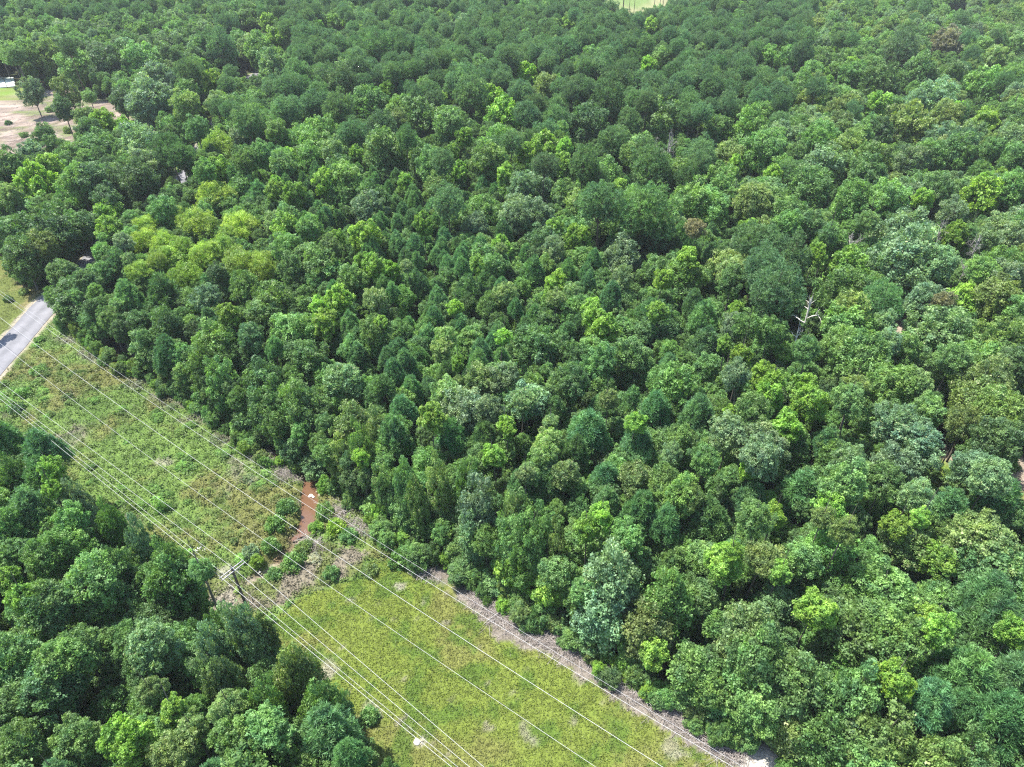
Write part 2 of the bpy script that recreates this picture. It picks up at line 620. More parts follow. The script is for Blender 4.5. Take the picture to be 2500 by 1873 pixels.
gx = np.concatenate([[-3000, -1200, -600], lin(-480, -170, 14), lin(-170, -105, 2.0), lin(-105, 60, .5), lin(60, 150, 1.6), lin(150, 480, 12), [480, 700, 1300, 3000]])
gy = np.concatenate([[-2500, -700, -150, -40, 0], lin(8, 20, 2), lin(20, 120, .5), lin(120, 340, 1.6), lin(340, 620, 10), [620, 760, 1000, 1600, 3200]])
GX, GY = np.meshgrid(gx, gy)
gz = zfun(GX, GY)
gc, gcls = surface(GX, GY)
nx, ny = len(gx), len(gy)
idx = np.arange(nx * ny).reshape(ny, nx)
F = np.stack([idx[:-1, :-1], idx[:-1, 1:], idx[1:, 1:], idx[1:, :-1]], -1).reshape(-1, 4)
fc = gcls[:-1, :-1].reshape(-1)
GV = np.stack([GX, GY, gz], -1).reshape(-1, 3)
GC = gc.reshape(-1, 3)
for k, nm, lb in ((0, 'ground', None), (1, 'grass_clearing', None), (2, 'bare_ground', None)):
    f = F[fc == k]
    u, inv = np.unique(f, return_inverse=True)
    me = raw_mesh(nm, GV[u], inv.reshape(-1, 4), 4, M_GROUND, {'col': ('FLOAT_COLOR', GC[u])}, smooth=True)
    tag(put(nm, me), kind='structure')


def ribbon(name, line, halfs, z, m, kind='structure', nacross=5, zs=None):
    P = np.array(line)
    T = nrm(np.gradient(P, axis=0))
    A = np.stack([T[:, 1], -T[:, 0]], 1)
    V, ac = [], []
    for i in range(len(P)):
        for j in range(nacross):
            t = j / (nacross - 1)
            p = P[i] + A[i] * (t * 2 - 1) * halfs[i]
            V.append((p[0], p[1], z if zs is None else zs[i]))
            ac.append(t)
    ii = np.arange(len(P) * nacross).reshape(len(P), nacross)
    Fq = np.stack([ii[:-1, :-1], ii[:-1, 1:], ii[1:, 1:], ii[1:, :-1]], -1).reshape(-1, 4)
    me = raw_mesh(name, np.array(V), Fq, 4, m, {'across': ('FLOAT', ac)}, smooth=True)
    return tag(put(name, me), kind=kind)


rr = np.array([ROAD_W + (vnoise(np.array(i * .9), np.array(0.)) - .5) * .3 for i in range(len(ROAD))])
ribbon('road', ROAD, rr, 0.03, road_mat(), nacross=9)
cw = np.array([1.1 + .4 * float(vnoise(np.array(i * .7), np.array(3.))) if i < 32 else .32 for i in range(len(CREEK))])
ribbon('creek_water', CREEK[:38], cw[:38], -0.62, water_mat())

# ------------------------------------------------------------------ crowns (unit: one crown width across)


def sphere_dirs(n, r, zmin=-1.0):
    out = []
    while len(out) < n:
        d = nrm(r.normal(size=3))
        if d[2] >= zmin:
            out.append(d)
    return np.array(out)


def spread_dirs(n, r, zmin):
    C = sphere_dirs(n * 12, r, zmin)
    out = [C[0]]
    for _ in range(n - 1):
        d = np.min(np.linalg.norm(C[:, None] - np.array(out)[None], axis=2), axis=1)
        d *= .7 + .3 * r.random(len(d))
        out.append(C[np.argmax(d)])
    return np.array(out)


def lobes_broad(r, n=20, a=.5, b=.42, lr=(.12, .2), zmin=-.35, egg=.25):
    D = spread_dirs(n, r, zmin)
    R = r.uniform(*lr, n)
    ph, ph2 = r.uniform(0, 6.28, 2)
    az = np.arctan2(D[:, 1], D[:, 0])
    k = r.uniform(.70, 1.12, n) * (1 + .13 * np.cos(2 * az + ph) + .09 * np.cos(3 * az + ph2))
    k = np.where(D[:, 2] < 0, k * (1 + egg * D[:, 2]), k)
    C = D * np.array([a, a, b]) * k[:, None] * (1 - R / a * .55)[:, None]
    inner = sphere_dirs(n // 3, r, -.2) * np.array([a, a, b]) * .35
    return np.vstack([C, inner]), np.concatenate([R, r.uniform(.16, .22, len(inner))])


def lobes_cone(r, tiers=6, a=.42, b=.75, lr=(.09, .15)):
    C, R = [], []
    for i in range(tiers):
        f = i / (tiers - 1)
        rad = a * (1 - f) ** .75 * (0.75 if i == 0 else 1)
        z = -b * .75 + f * b * 1.75
        n = max(1, int(round(7 * (1 - f) + 1)))
        for j in range(n):
            an = (j + r.random() * .7) / n * 2 * math.pi + i
            q = rad * r.uniform(.6, 1.0) * .8
            C.append((math.cos(an) * q, math.sin(an) * q, z + r.uniform(-.06, .06)))
            R.append(r.uniform(*lr) * (1.15 - .55 * f))
        C.append((0, 0, z))
        R.append(lr[1] * (1.2 - .6 * f))
    return np.array(C), np.array(R)


def tufts_on(C, R, r, dens, low=-.45):
    P, Q, I = [], [], []
    for i in range(len(C)):
        n = max(4, int(dens * R[i] ** 2))
        q = nrm(r.normal(size=(n * 2, 3)) + np.array([0, 0, .35]))
        ow = nrm(C[i] * np.array([1, 1, .8]) + 1e-6)
        q = q[(q @ ow) > low - .5 * r.random(len(q))][:n]
        p = C[i] + q * R[i] * r.uniform(.62, 1.38, (len(q), 1))
        dd = np.linalg.norm(p[:, None] - C[None], axis=2)
        dd[:, i] = 9
        ok = ~np.any(dd < R[None] * .72, axis=1)
        P.append(p[ok])
        Q.append(q[ok])
        I.append(np.full(ok.sum(), i))
    return np.vstack(P), np.vstack(Q), np.concatenate(I)


def crown_leafy(seed, lobes, dens=1900, per=15, leaf=.021, asp=.62, spread=.030, droop=.2, upb=.45, rnd=.55, m=None, rough=.6):
    r = np.random.default_rng(seed)
    C, R = lobes(r)
    P, Q, I = tufts_on(C, R, r, dens)
    n = len(P)
    tv = .5 + (r.random(n) - .5) * .5
    tv += (r.random(len(C))[I] - .5) * .3
    Pn = np.repeat(P, per, 0)
    Qn = np.repeat(Q, per, 0)
    off = r.normal(size=(n * per, 3)) * spread
    off -= Qn * (off * Qn).sum(1, keepdims=True) * .35
    out_l = np.linalg.norm(off, axis=1, keepdims=True)
    Cn = Pn + off - Qn * out_l * .5
    tn = np.repeat(r.normal(size=(n, 3)) * rough, per, 0)
    Nn = nrm(Qn * .5 + tn + np.array([0, 0, upb]) + r.normal(size=Cn.shape) * rnd)
    v = np.clip(np.repeat(tv, per) + (r.random(n * per) - .5) * .55, 0, 1)
    V, Fq, vv = leaves(Cn, Nn, leaf * r.uniform(.6, 1.3, len(Cn)), asp, r, v, droop)
    return (V, Fq, vv), C, R, m or M_LEAF


def crown_needle(seed, lobes, dens=2100, per=13, ln=.034, wd=.16, upb=.5, m=None):
    """pine: tufts of narrow blades that radiate from the twig end"""
    r = np.random.default_rng(seed)
    C, R = lobes(r)
    P, Q, I = tufts_on(C, R, r, dens, -.3)
    n = len(P)
    tv = .5 + (r.random(n) - .5) * .6 + (r.random(len(C))[I] - .5) * .25
    ax = nrm(Q * .7 + np.array([0, 0, upb]))
    D = nrm(np.repeat(ax, per, 0) * .8 + r.normal(size=(n * per, 3)) * .62)
    L = ln * r.uniform(.6, 1.25, n * per)
    Cn = np.repeat(P, per, 0) + D * L[:, None] * .9
    up = np.repeat(nrm(Q * .8 + np.array([0, 0, .5]) + r.normal(size=Q.shape) * .35), per, 0) + r.normal(size=D.shape) * .35
    Nn = nrm(up - D * (up * D).sum(1, keepdims=True))
    v = np.clip(np.repeat(tv, per) + (r.random(n * per) - .5) * .4, 0, 1)
    V, Fq, vv = leaves(Cn, Nn, L, wd, r, v, .02, along=D)
    return (V, Fq, vv), C, R, m or M_NEEDLE


def limbs_for(C, R, r, base, stem=True, rad=.016, m=None, nm='branches', every=1):
    mb = MB()
    top = C[np.argmax(C[:, 2])]
    if stem:
        mb.tube([(0, 0, base), (0.01, 0, base * .3), (top[0] * .3, top[1] * .3, top[2])], [rad * 1.3, rad, rad * .3], 5)
    for i in range(0, len(C), every):
        c = C[i]
        if np.hypot(c[0], c[1]) < .05:
            continue
        z0 = base + (c[2] - base) * (.15 + .45 * r.random()) if stem else base
        mid = np.array([c[0] * .5, c[1] * .5, z0 + (c[2] - z0) * .45]) + r.normal(size=3) * .015
        mb.tube([(0, 0, z0), mid, c + nrm(c) * R[i] * .6], [rad * .8, rad * .5, rad * .12], 4)
    return mb.mesh(nm, m or M_BARK)


def dead_branches(seed, spread=.5, n0=9, tiers=3, rad=.016, m=None):
    r = np.random.default_rng(seed)
    mb = MB()

    def grow(p, d, L, R, k):
        q = p + d * L * .5 + r.normal(size=3) * L * .06
        e = p + d * L + r.normal(size=3) * L * .1
        mb.tube([p, q, e], [R, R * .7, R * .35], 4)
        if k > 0:
            for j in range(r.integers(3, 5)):
                f = r.uniform(.35, 1)
                nd = nrm(d + r.normal(size=3) * .55)
                grow(p + (e - p) * f, nd, L * r.uniform(.4, .62), R * .5, k - 1)
    for j in range(n0):
        an = j * 2.4
        el = r.uniform(.25, 1.3)
        grow(np.array([0, 0, -.45 + .6 * j / n0]), np.array([math.cos(an) * math.cos(el), math.sin(an) * math.cos(el), math.sin(el)]), spread * r.uniform(.55, .85), rad, tiers)
    mb.tube([(0, 0, -.5), (.02, 0, 0), (0, .02, .5)], [rad * 1.8, rad * 1.4, rad * .6], 6)
    return mb.mesh('dead_branches', m or M_DEAD)


PROTO = {}       # family -> list of dict(crown mesh, branches mesh, ratio of crown height to width)


def add_proto(fam, res, base, ratio, bark, rad=.016, every=1):
    (V, Fq, vv), C, R, m = res
    me = raw_mesh('crown', V, Fq, 4, m, {'v': ('FLOAT', vv)})
    br = limbs_for(C, R, np.random.default_rng(len(V)), base, True, rad, bark, every=every)
    PROTO.setdefault(fam, []).append(dict(crown=me, branches=br, ratio=ratio, base=base))


for sd in range(8):
    add_proto('oak', crown_leafy(100 + sd, lambda r: lobes_broad(r, 30 + sd % 3 * 5, .5, .56 + .05 * (sd % 3), (.10, .16) if sd % 2 else (.11, .19), -.85), dens=1500, per=17, spread=.027), -.62, 1.15, M_BARK)
for sd in range(2):      # taller, looser crown of a wood edge
    add_proto('edge', crown_leafy(140 + sd, lambda r: lobes_broad(r, 52, .46, .80, (.09, .16), -.95, .0), dens=1450, per=15, leaf=.022, spread=.03), -.78, 1.6, M_BARK)
for sd in range(3):
    add_proto('gum', crown_leafy(200 + sd, lambda r: lobes_broad(r, 30, .47, .62, (.09, .16), -.8, .1), dens=1700, per=15, leaf=.024, asp=.8, spread=.028), -.55, 1.25, M_BARK)
for sd in range(2):
    add_proto('willow', crown_leafy(240 + sd, lambda r: lobes_broad(r, 12, .5, .46, (.17, .26), -.2), dens=1500, per=26, leaf=.019, asp=.4, spread=.032, upb=.4, rnd=.6), -.42, .92, M_BARK)
for sd in range(6):
    add_proto('pine', crown_needle(300 + sd, lambda r: lobes_broad(r, 30 + 3 * sd, .5, .56, (.09, .14), -.8, .35), dens=3000, per=13, ln=.032), -.6, 1.1, M_PBARK)


def lobes_plumes(r):
    C, R = [], []
    for i in range(26):
        f = (i + .5) / 26
        an = i * 2.4 + r.uniform(-.3, .3)
        q = .44 * math.sqrt(f) * r.uniform(.75, 1.1)
        top = .86 - 1.15 * (q / .44) ** 1.5 * r.uniform(.6, 1.05)
        for k in range(4):
            C.append((math.cos(an) * q * (1 + .05 * k), math.sin(an) * q * (1 + .05 * k), top - .15 * k))
            R.append((.045, .075, .09, .10)[k] * r.uniform(.85, 1.2))
    return np.array(C), np.array(R)


for sd in range(5):
    add_proto('youngpine', crown_needle(340 + sd, lobes_plumes, dens=3000, per=11, ln=.050, wd=.14, upb=1.1), -.55, 1.7, M_PBARK, every=4)
BUSH = [crown_leafy(400 + i, lambda r: lobes_broad(r, 9, .5, .30, (.16, .24), 0.0), dens=700, per=12, leaf=.04, spread=.05) for i in range(3)]
BUSH = [raw_mesh('foliage', b[0][0], b[0][1], 4, M_LEAF, {'v': ('FLOAT', b[0][2])}) for b in BUSH]
DEADM = [dead_branches(500), dead_branches(501, .55, 12)]
SNAGM = dead_branches(507, .75, 4, 1, .028, M_SNAG)


def unit_trunk(name, m, bend):
    P = [(0, 0, 0), (bend * .3, 0, .3), (bend, bend * .4, .7), (0, 0, 1.0)]
    V, Fq = tube(P, [1.25, .9, .75, .55], 8)
    V[:, :2] = V[:, :2]
    return raw_mesh(name, V, Fq, 4, m, smooth=True)


TRUNK = {'grey': [unit_trunk('trunk', M_BARK, .5), unit_trunk('trunk', M_BARK, -.6)], 'pine': [unit_trunk('trunk', M_PBARK, .2), unit_trunk('trunk', M_PBARK, -.3)], 'dead': [unit_trunk('trunk', M_DEAD, .3)], 'snag': [unit_trunk('trunk', M_SNAG, .4)]}

# ------------------------------------------------------------------ the trees read off the photograph
# code: P tall pine, Y young pine, O green oak, L dark oak, G grey-green oak, K olive oak, S bright sweetgum,
#       W yellow-green willow, F tree with cream tips, D dead grey tree, N white snag, B tan half-dead tree
# tile origin and zoom, then: code x y width (in the tile's zoomed pixels)
TILES = {
    (0, 0, 3.156): "O 120 430 130,P 540 380 120,K 420 470 230,O 600 530 250,L 850 540 250,O 1150 520 280,P 1450 560 170,P 1700 400 260,O 1930 180 180,S 2080 180 120,S 2130 360 180,O 1990 400 200,P 1790 200 150,G 1230 660 300,G 250 720 170,L 350 1050 130,L 430 1150 150,K 540 720 180,L 490 850 130,O 690 750 100,K 630 900 140,L 680 1010 150,S 800 950 160,L 950 800 200,G 1180 830 320,K 1450 830 200,S 1640 660 150,O 1500 1000 160,G 1080 1160 300,S 960 1020 150,O 750 1170 260,O 580 1200 160,G 230 1180 150,S 370 1350 230,L 60 1330 250,S 330 1480 300,L 720 1400 250,G 1110 1290 260,L 1080 1400 220,O 600 1400 200,L 850 1500 260,K 60 1500 150,W 1690 1180 260,S 1650 1340 200,O 1850 1260 160,O 1500 1330 150,P 1880 950 200,O 2080 1000 150,O 2200 1250 180,W 1690 1540 240,O 1900 1450 200,O 1270 1620 180",
    (600, 0, 3.156): "O 680 200 130,G 190 520 200,F 760 560 150,S 1090 710 110,K 1180 930 130,O 950 830 260,O 1380 960 300,O 1590 970 240,S 1880 820 220,S 1970 920 240,S 1690 1070 120,P 700 650 240,P 590 600 180,P 350 700 180,P 340 850 200,P 550 830 220,P 720 850 200,P 1040 1000 220,P 850 1040 200,P 1640 650 230,P 1730 750 200,P 1000 380 180,O 110 980 180,O 240 1020 150,F 700 1130 90,O 1050 1200 260,O 1850 1250 230,S 2010 1340 120,S 2170 1180 120,G 2120 1450 180,G 2100 1600 180,O 780 1400 260,O 970 1560 240,O 170 1190 150,O 280 1270 150,S 370 1520 160,O 750 1520 180",
    (1200, 0, 3.156): "P 940 60 100,S 1230 230 130,S 580 200 100,S 270 600 170,S 840 630 110,S 1210 520 120,O 1280 460 150,K 430 700 180,S 380 700 80,P 220 720 160,P 600 400 150,S 390 1180 220,S 520 1150 120,S 560 1260 140,P 680 1280 200,P 400 1270 180,D 1370 1190 240,K 1060 1200 130,O 1330 1000 330,P 1000 640 200,O 1700 1020 200,O 1990 1050 280,G 350 1500 280,F 660 1600 190,P 1250 1330 280,S 1860 1260 100,O 2050 1200 260,K 2030 1570 260,O 1600 1600 300,L 730 1000 280,P 920 800 230",
    (1800, 0, 3.156): "B 1600 370 300,F 1980 470 180,S 1080 810 170,S 1920 970 190,S 1410 1530 130,S 1880 1560 280,K 1560 870 150,P 1230 430 280,L 1110 650 230,O 1370 620 310,O 1850 720 330,O 2140 400 200,L 1680 40 180,O 900 620 210,O 230 470 150,O 370 470 160,G 1380 790 140,G 1480 860 300,K 1290 1040 320,L 1130 1030 180,O 970 1050 150,O 230 1170 240,O 600 1120 220,O 1010 1250 240,G 640 1330 320,O 1000 1400 280,L 540 1480 320,K 120 1560 220,O 880 1580 290,O 1150 1560 250,G 1330 1280 240,L 1560 1480 220,O 1700 1220 270,O 2100 1230 200,O 2080 1480 240",
    (0, 450, 3.156): "W 1310 270 180,W 1140 330 150,W 1130 430 170,W 1240 400 120,W 1530 330 240,W 1430 320 150,W 1870 340 240,W 1790 380 120,W 1280 470 180,W 1400 500 150,W 1700 520 230,W 1590 560 190,W 1290 580 150,W 1060 660 150,W 1400 650 300,W 1400 760 240,W 1850 650 260,W 2000 660 190,W 1160 600 120,S 840 240 190,S 870 370 190,G 990 430 130,O 800 540 130,O 880 600 180,F 980 600 90,L 500 690 190,L 640 790 170,L 620 930 330,L 740 1040 200,Y 900 720 230,Y 1000 900 200,Y 1290 930 280,L 1270 1080 230,L 940 1130 140,O 850 1050 120,G 1550 900 180,L 1640 700 150,O 1480 1090 130,O 1380 1120 140,O 1150 1260 250,Y 1300 1300 190,O 1540 1350 240,O 1700 1430 230,O 2080 1000 250,O 1900 830 200,Y 2000 150 200,L 190 420 300,L 190 600 280,O 450 280 230,L 420 450 320,L 660 330 200,O 280 230 200,L 80 360 190,L 830 110 200,K 340 480 180",
    (600, 450, 3.156): "G 950 200 240,S 910 410 200,S 1370 320 150,O 310 500 210,G 500 540 150,K 670 490 150,S 330 360 220,O 480 360 170,W 90 600 180,O 560 650 260,O 370 640 190,S 840 620 120,O 840 730 180,F 1300 620 90,F 1930 500 80,F 1970 840 150,F 1550 1200 160,F 1540 1300 140,F 1050 890 160,S 750 920 180,S 600 1050 190,S 540 960 150,O 220 980 310,O 370 1170 310,O 470 1350 280,G 690 1520 260,S 1930 1200 110,S 1640 1370 100,S 1560 970 110,S 1100 1040 90,G 2070 270 190,G 1790 310 170,F 1780 1520 240,F 1550 1600 220,F 2000 1500 230,L 160 1470 280,O 380 1590 260,Y 1680 900 220,P 1560 150 230",
    (1200, 450, 3.156): "G 150 240 200,G 330 250 230,S 640 430 170,G 500 520 180,L 400 450 230,P 1180 230 380,P 850 150 280,G 1010 580 260,L 1250 430 280,O 1680 200 300,S 1960 310 120,B 1620 340 130,S 1490 600 170,F 1840 650 190,L 1850 760 200,G 1070 740 150,S 1280 730 140,F 490 900 140,F 620 850 150,O 650 940 190,S 790 1000 180,S 850 1100 230,Y 300 750 230,Y 920 880 160,S 1310 960 140,O 1470 750 320,Y 1160 1000 190,Y 1280 1170 290,L 980 1100 110,O 380 1290 350,Y 1600 1300 260,Y 1650 1050 210,S 1830 1240 110,S 1930 1330 140,G 1900 1130 180,O 1430 1540 340,O 1080 1350 270,O 840 1380 230,O 540 1520 230,G 80 1500 230,S 1860 960 110,Y 700 1500 200,P 2130 650 260,P 2100 450 270,G 1990 1500 190,S 2120 1480 160",
    (1800, 450, 3.156): "D 880 500 200,D 1580 380 150,D 1860 480 150,D 1720 640 120,N 560 980 180,N 500 1180 80,G 1280 420 350,G 1280 640 430,G 1540 620 240,S 850 660 300,O 800 850 320,P 300 600 320,P 280 850 320,S 1660 420 170,O 1860 650 190,S 1740 930 260,G 1350 900 210,B 1550 900 130,K 950 980 220,O 860 1090 350,G 1160 1060 160,G 1170 1210 190,G 1540 1150 360,O 1300 1270 230,O 1050 1400 320,O 800 1220 230,O 630 1310 170,K 2000 900 320,G 2020 750 260,K 2000 1200 320,L 2100 1370 240,O 1640 1330 190,S 230 1500 170,S 570 1590 190,O 380 1310 150,O 70 1100 190,K 920 1600 190,K 1990 1590 320,O 380 290 170,O 560 320 190,S 560 510 130,O 700 400 130,O 1000 290 140",
    (0, 900, 3.156): "S 380 800 170,S 390 950 110,G 560 950 190,Y 230 1100 260,Y 250 900 270,L 110 750 230,Y 330 650 240,Y 60 560 190,O 520 1220 210,O 750 1130 210,O 910 1190 150,L 1140 1320 150,G 980 1310 190,O 640 1400 260,O 350 1450 280,Y 90 1300 270,O 80 1480 190,O 1330 1450 270,L 940 1480 230,O 1550 1560 140,L 1470 100 210,O 1570 210 150,L 1700 150 230,L 1740 320 150,L 1950 350 270,L 2100 300 230,O 1880 460 180,O 1970 570 160,G 2160 560 90",
    (600, 900, 3.156): "L 150 180 300,L 400 230 300,L 110 320 190,L 160 480 170,O 80 520 150,F 810 390 300,F 1040 410 190,F 690 600 210,O 860 500 190,L 420 550 270,L 560 740 230,S 880 680 120,Y 1170 500 230,Y 1240 330 190,Y 1050 200 230,S 1400 430 190,Y 1580 560 210,Y 1790 600 210,G 1700 340 280,G 1860 330 190,F 2120 250 170,S 2000 430 110,S 1960 670 160,F 1070 790 160,O 1240 780 190,F 1030 880 160,F 1480 770 200,O 1670 800 210,F 1350 900 150,F 2170 760 110,O 1170 960 150,G 1700 980 280,Y 2150 900 180,O 1020 1080 230,O 1250 1050 230,F 2080 1060 180,O 1050 1250 170,L 1380 1220 260,G 1760 1200 230,O 2000 1250 270,O 1640 1400 230,S 2050 1500 190,L 1330 1460 180,O 1270 1420 140,O 1080 1330 140",
    (1200, 900, 3.156): "S 110 450 130,F 460 440 120,F 330 560 200,F 410 700 190,F 290 770 150,G 270 250 260,O 520 130 200,Y 480 320 170,Y 750 500 290,F 930 270 130,S 1060 370 140,Y 1260 330 230,Y 1600 380 230,O 1440 570 220,Y 1150 620 270,G 1820 470 260,G 2050 600 310,Y 620 650 190,S 1830 330 80,G 1380 670 150,O 1640 780 220,O 1800 860 190,O 1290 870 200,K 1080 880 220,S 1990 800 120,Y 850 850 220,Y 400 900 210,F 580 860 190,O 200 1050 220,O 630 930 150,S 800 1140 180,S 770 1240 170,O 620 1080 190,O 80 1230 190,O 300 1230 300,F 520 1290 190,Y 1150 1100 260,O 1500 1050 260,K 1570 990 170,Y 1330 1250 190,Y 1650 1250 310,S 1780 1530 240,O 1050 1280 240,G 950 1500 400,F 1400 1540 250,Y 1900 1000 240,O 2100 1220 230,K 2050 1400 230,S 160 1540 220",
    (1800, 900, 3.156): "S 230 100 140,S 540 230 220,O 920 280 210,G 1230 430 270,G 1330 560 300,G 1180 700 300,G 860 680 240,O 720 800 310,L 1120 850 250,O 180 350 260,G 220 650 300,Y 700 540 170,K 1860 250 380,K 1750 420 230,K 2100 350 270,L 2000 550 310,G 1770 720 250,G 1960 850 270,G 1430 980 230,S 750 1070 210,S 1360 1140 120,Y 450 1000 310,S 250 1180 170,K 820 1230 190,K 650 1200 140,L 960 1080 180,S 1250 1210 180,Y 1640 1170 270,Y 1950 1120 340,K 1850 1400 400,F 1300 1400 300,O 700 1400 320,O 430 1450 260,S 280 1570 150,O 1300 120 260,O 1050 100 260,F 1430 100 180,S 30 1450 150",
    (0, 1348, 3.156): "O 750 300 380,O 1300 180 380,O 350 470 350,G 1150 800 360,O 700 700 300,O 150 850 350,L 500 1050 400,O 420 870 330,G 1980 440 270,G 1660 620 240,G 1700 800 260,L 1900 720 230,L 1520 580 190,O 1680 470 190,S 50 200 170,S 60 420 190,F 2140 860 260,K 1740 1120 200,S 1270 1260 160,K 1230 1000 190,O 1480 1180 190,O 1050 1210 230,S 900 1480 310,O 600 1460 300,O 150 1500 320,K 1330 1540 310,F 1480 1310 210,O 1900 1050 260,O 2060 1280 280,O 1790 1450 310,L 1000 650 260,O 2150 1520 240",
    (600, 1348, 3.156): "F 370 850 300,O 150 1060 270,O 580 1050 320,L 80 600 230,O 690 1170 230,Y 700 1400 360,O 330 1440 240,O 500 1620 230,Y 900 1460 220,O 1150 1620 200,O 1330 60 170,O 1950 250 260,O 2100 400 180,L 1650 170 220",
    (1200, 1348, 1.813): "S 120 100 150,S 250 170 160,G 500 200 260,K 700 330 220,S 720 420 130,O 780 200 230,L 450 370 180,O 370 390 110,G 1150 280 230,O 950 520 220,O 650 470 170,O 1010 660 210,O 1180 430 220,O 870 650 150,O 1110 750 180",
    (1800, 1348, 1.813): "S 330 230 140,S 840 270 110,S 890 370 130,Y 1050 230 200,O 1100 90 260,O 680 180 250,O 500 350 270,O 700 400 230,S 690 560 140,Y 1060 400 250,Y 950 540 250,Y 1180 550 200,Y 840 650 180,O 550 600 230,K 640 800 300,K 900 860 230,Y 1150 750 230,O 1080 890 220,O 400 800 230,O 100 430 230,O 80 610 230,S 1220 370 130,O 280 520 230,K 240 760 200",
}
RATIO = {'P': 1.1, 'Y': 1.7, 'S': 1.2, 'W': .92}
FAM = {'P': 'pine', 'Y': 'youngpine', 'O': 'oak', 'L': 'oak', 'G': 'oak', 'K': 'oak', 'S': 'gum', 'W': 'willow', 'F': 'oak', 'B': 'oak'}
TINT = {'P': (.112, .215, .092), 'Y': (.120, .250, .100), 'O': (.150, .275, .085), 'L': (.105, .195, .070), 'G': (.180, .285, .145), 'K': (.175, .260, .080), 'S': (.205, .355, .060), 'W': (.235, .36, .062), 'F': (.19, .30, .100), 'B': (.24, .24, .14)}
CREAM = {'F': .15, 'B': .10, 'K': .03, 'G': .03}


def strip_side(x, y):
    return strip_st(x, y)


def tall(code, px, py, side):
    """height to the treetop in metres"""
    left_low = side > 12
    if px < 300 and 500 < py < 760:
        return 10.5
    if px < 420 and 180 < py < 420:
        return 11.5
    if code == 'P':
        return 19.0
    if code == 'Y':
        return 12.0 if py < 1500 else 13.0
    if code == 'W':
        return 11.0
    if code in 'DN':
        return 12.5
    if code == 'S':
        return 14.5 if py < 700 else 14.0
    return 16.0 if (px > 1700 and py < 1300) or py < 450 else 13.0


far_left_row = un(500, 1440, 7.0)
_, TL = strip_st(far_left_row[0], far_left_row[1])
TL = float(TL)
trees = []
rt = np.random.default_rng(5)


def add_tree(code, px, py, wpx, digit=True):
    h = None
    hc = 10.0
    for _ in range(3):
        p = un(px, py, hc)
        dep = p[1] * CT + (CAM_H - hc) * ST
        D = np.clip(wpx / FPX * dep, 2.0, 13.0)
        s_, t_ = strip_side(p[0], p[1])
        if h is None:
            h = tall(code, px, py, t_) * (1 + rt.uniform(-.07, .07))
        ratio = RATIO.get(code, 1.15)
        ch = D * ratio
        hh = max(h, ch * 1.05)
        if code in 'LO' and D < 3.2:
            hh = h * .7
        hc = hh - ch / 2
    p = un(px, py, hc)
    low = False
    s_, t_ = strip_st(p[0], p[1])
    lim = -.6 - D * .33
    while lim < t_ < 12 and s_ > -4 and hc > 1.2:
        hc -= .4
        p = un(px, py, hc)
        s_, t_ = strip_st(p[0], p[1])
        low = True
    while 12 <= t_ < TL + .3 and s_ > -4 and hc < 12:
        hc += .4
        p = un(px, py, hc)
        s_, t_ = strip_st(p[0], p[1])
    if low:
        D = wpx / FPX * (p[1] * CT + (CAM_H - hc) * ST)
    trees.append(dict(code=code, x=p[0], y=p[1], hc=hc, D=D, digit=digit, px=px, py=py, w=wpx, low=low))


for (ox, oy, k), txt in TILES.items():
    for e in txt.split(','):
        c, x, y, ww = e.split()
        add_tree(c, ox + float(x) / k, oy + float(y) / k, float(ww) / k * 1.12)

# trees in the bare slope stand clear; everything else closes the canopy ---------------------------------
# places that stay open to the eye: pixel, radius
OPEN = [(1868, 1858, 30), (1845, 1873, 25), (576, 1450, 20), (560, 1440, 26), (748, 1240, 14), (15, 205, 45), (20, 240, 40), (30, 290, 55), (130, 275, 30), (110, 320, 35), (140, 350, 40), (160, 310, 35), (60, 350, 40), (60, 300, 50), (95, 345, 40), (175, 345, 28), (200, 290, 26), (140, 365, 30), (230, 320, 16), (335, 325, 30), (372, 340, 22), (430, 462, 26), (400, 478, 18), (240, 622, 12), (270, 585, 12), (303, 548, 13), (340, 520, 14), (385, 492, 16), (455, 420, 12), (475, 390, 14), (500, 350, 13), (523, 322, 11), (545, 300, 9), (60, 380, 40), (20, 380, 40), (130, 392, 25), (612, 182, 32), (630, 188, 26), (215, 650, 30), (190, 680, 22),
        (2288, 1110, 34), (2275, 1160, 30), (2300, 1085, 20), (2478, 1160, 26), (2490, 1225, 22), (2200, 800, 18), (2205, 780, 12), (1500, 2, 26), (1560, 4, 30), (1610, 0, 22), (2120, 1370, 16), (8, 620, 25), (1985, 755, 20), (1960, 700, 10), (1080, 285, 10), (757, 1180, 14)]


DG = [(t['px'], t['py'], t['w'], math.hypot(t['x'], t['y'])) for t in trees]
DGA = np.array(DG)


def covers_known(px, py, w_, d):
    q = (DGA[:, 0] - px) ** 2 + (DGA[:, 1] - py) ** 2 < (.40 * (DGA[:, 2] + w_)) ** 2
    return bool(np.any(q & (DGA[:, 3] > d - 3)))


def hidden_open(px, py, r):
    for ox, oy, rr_ in OPEN:
        if (px - ox) ** 2 + (py - oy) ** 2 < (rr_ + r * .8) ** 2:
            return True
    return False


YOUNG = [(560, 330), (1010, 420), (1330, 560), (1500, 700), (1520, 900), (1260, 905), (1000, 960), (850, 830), (700, 600), (560, 420)]


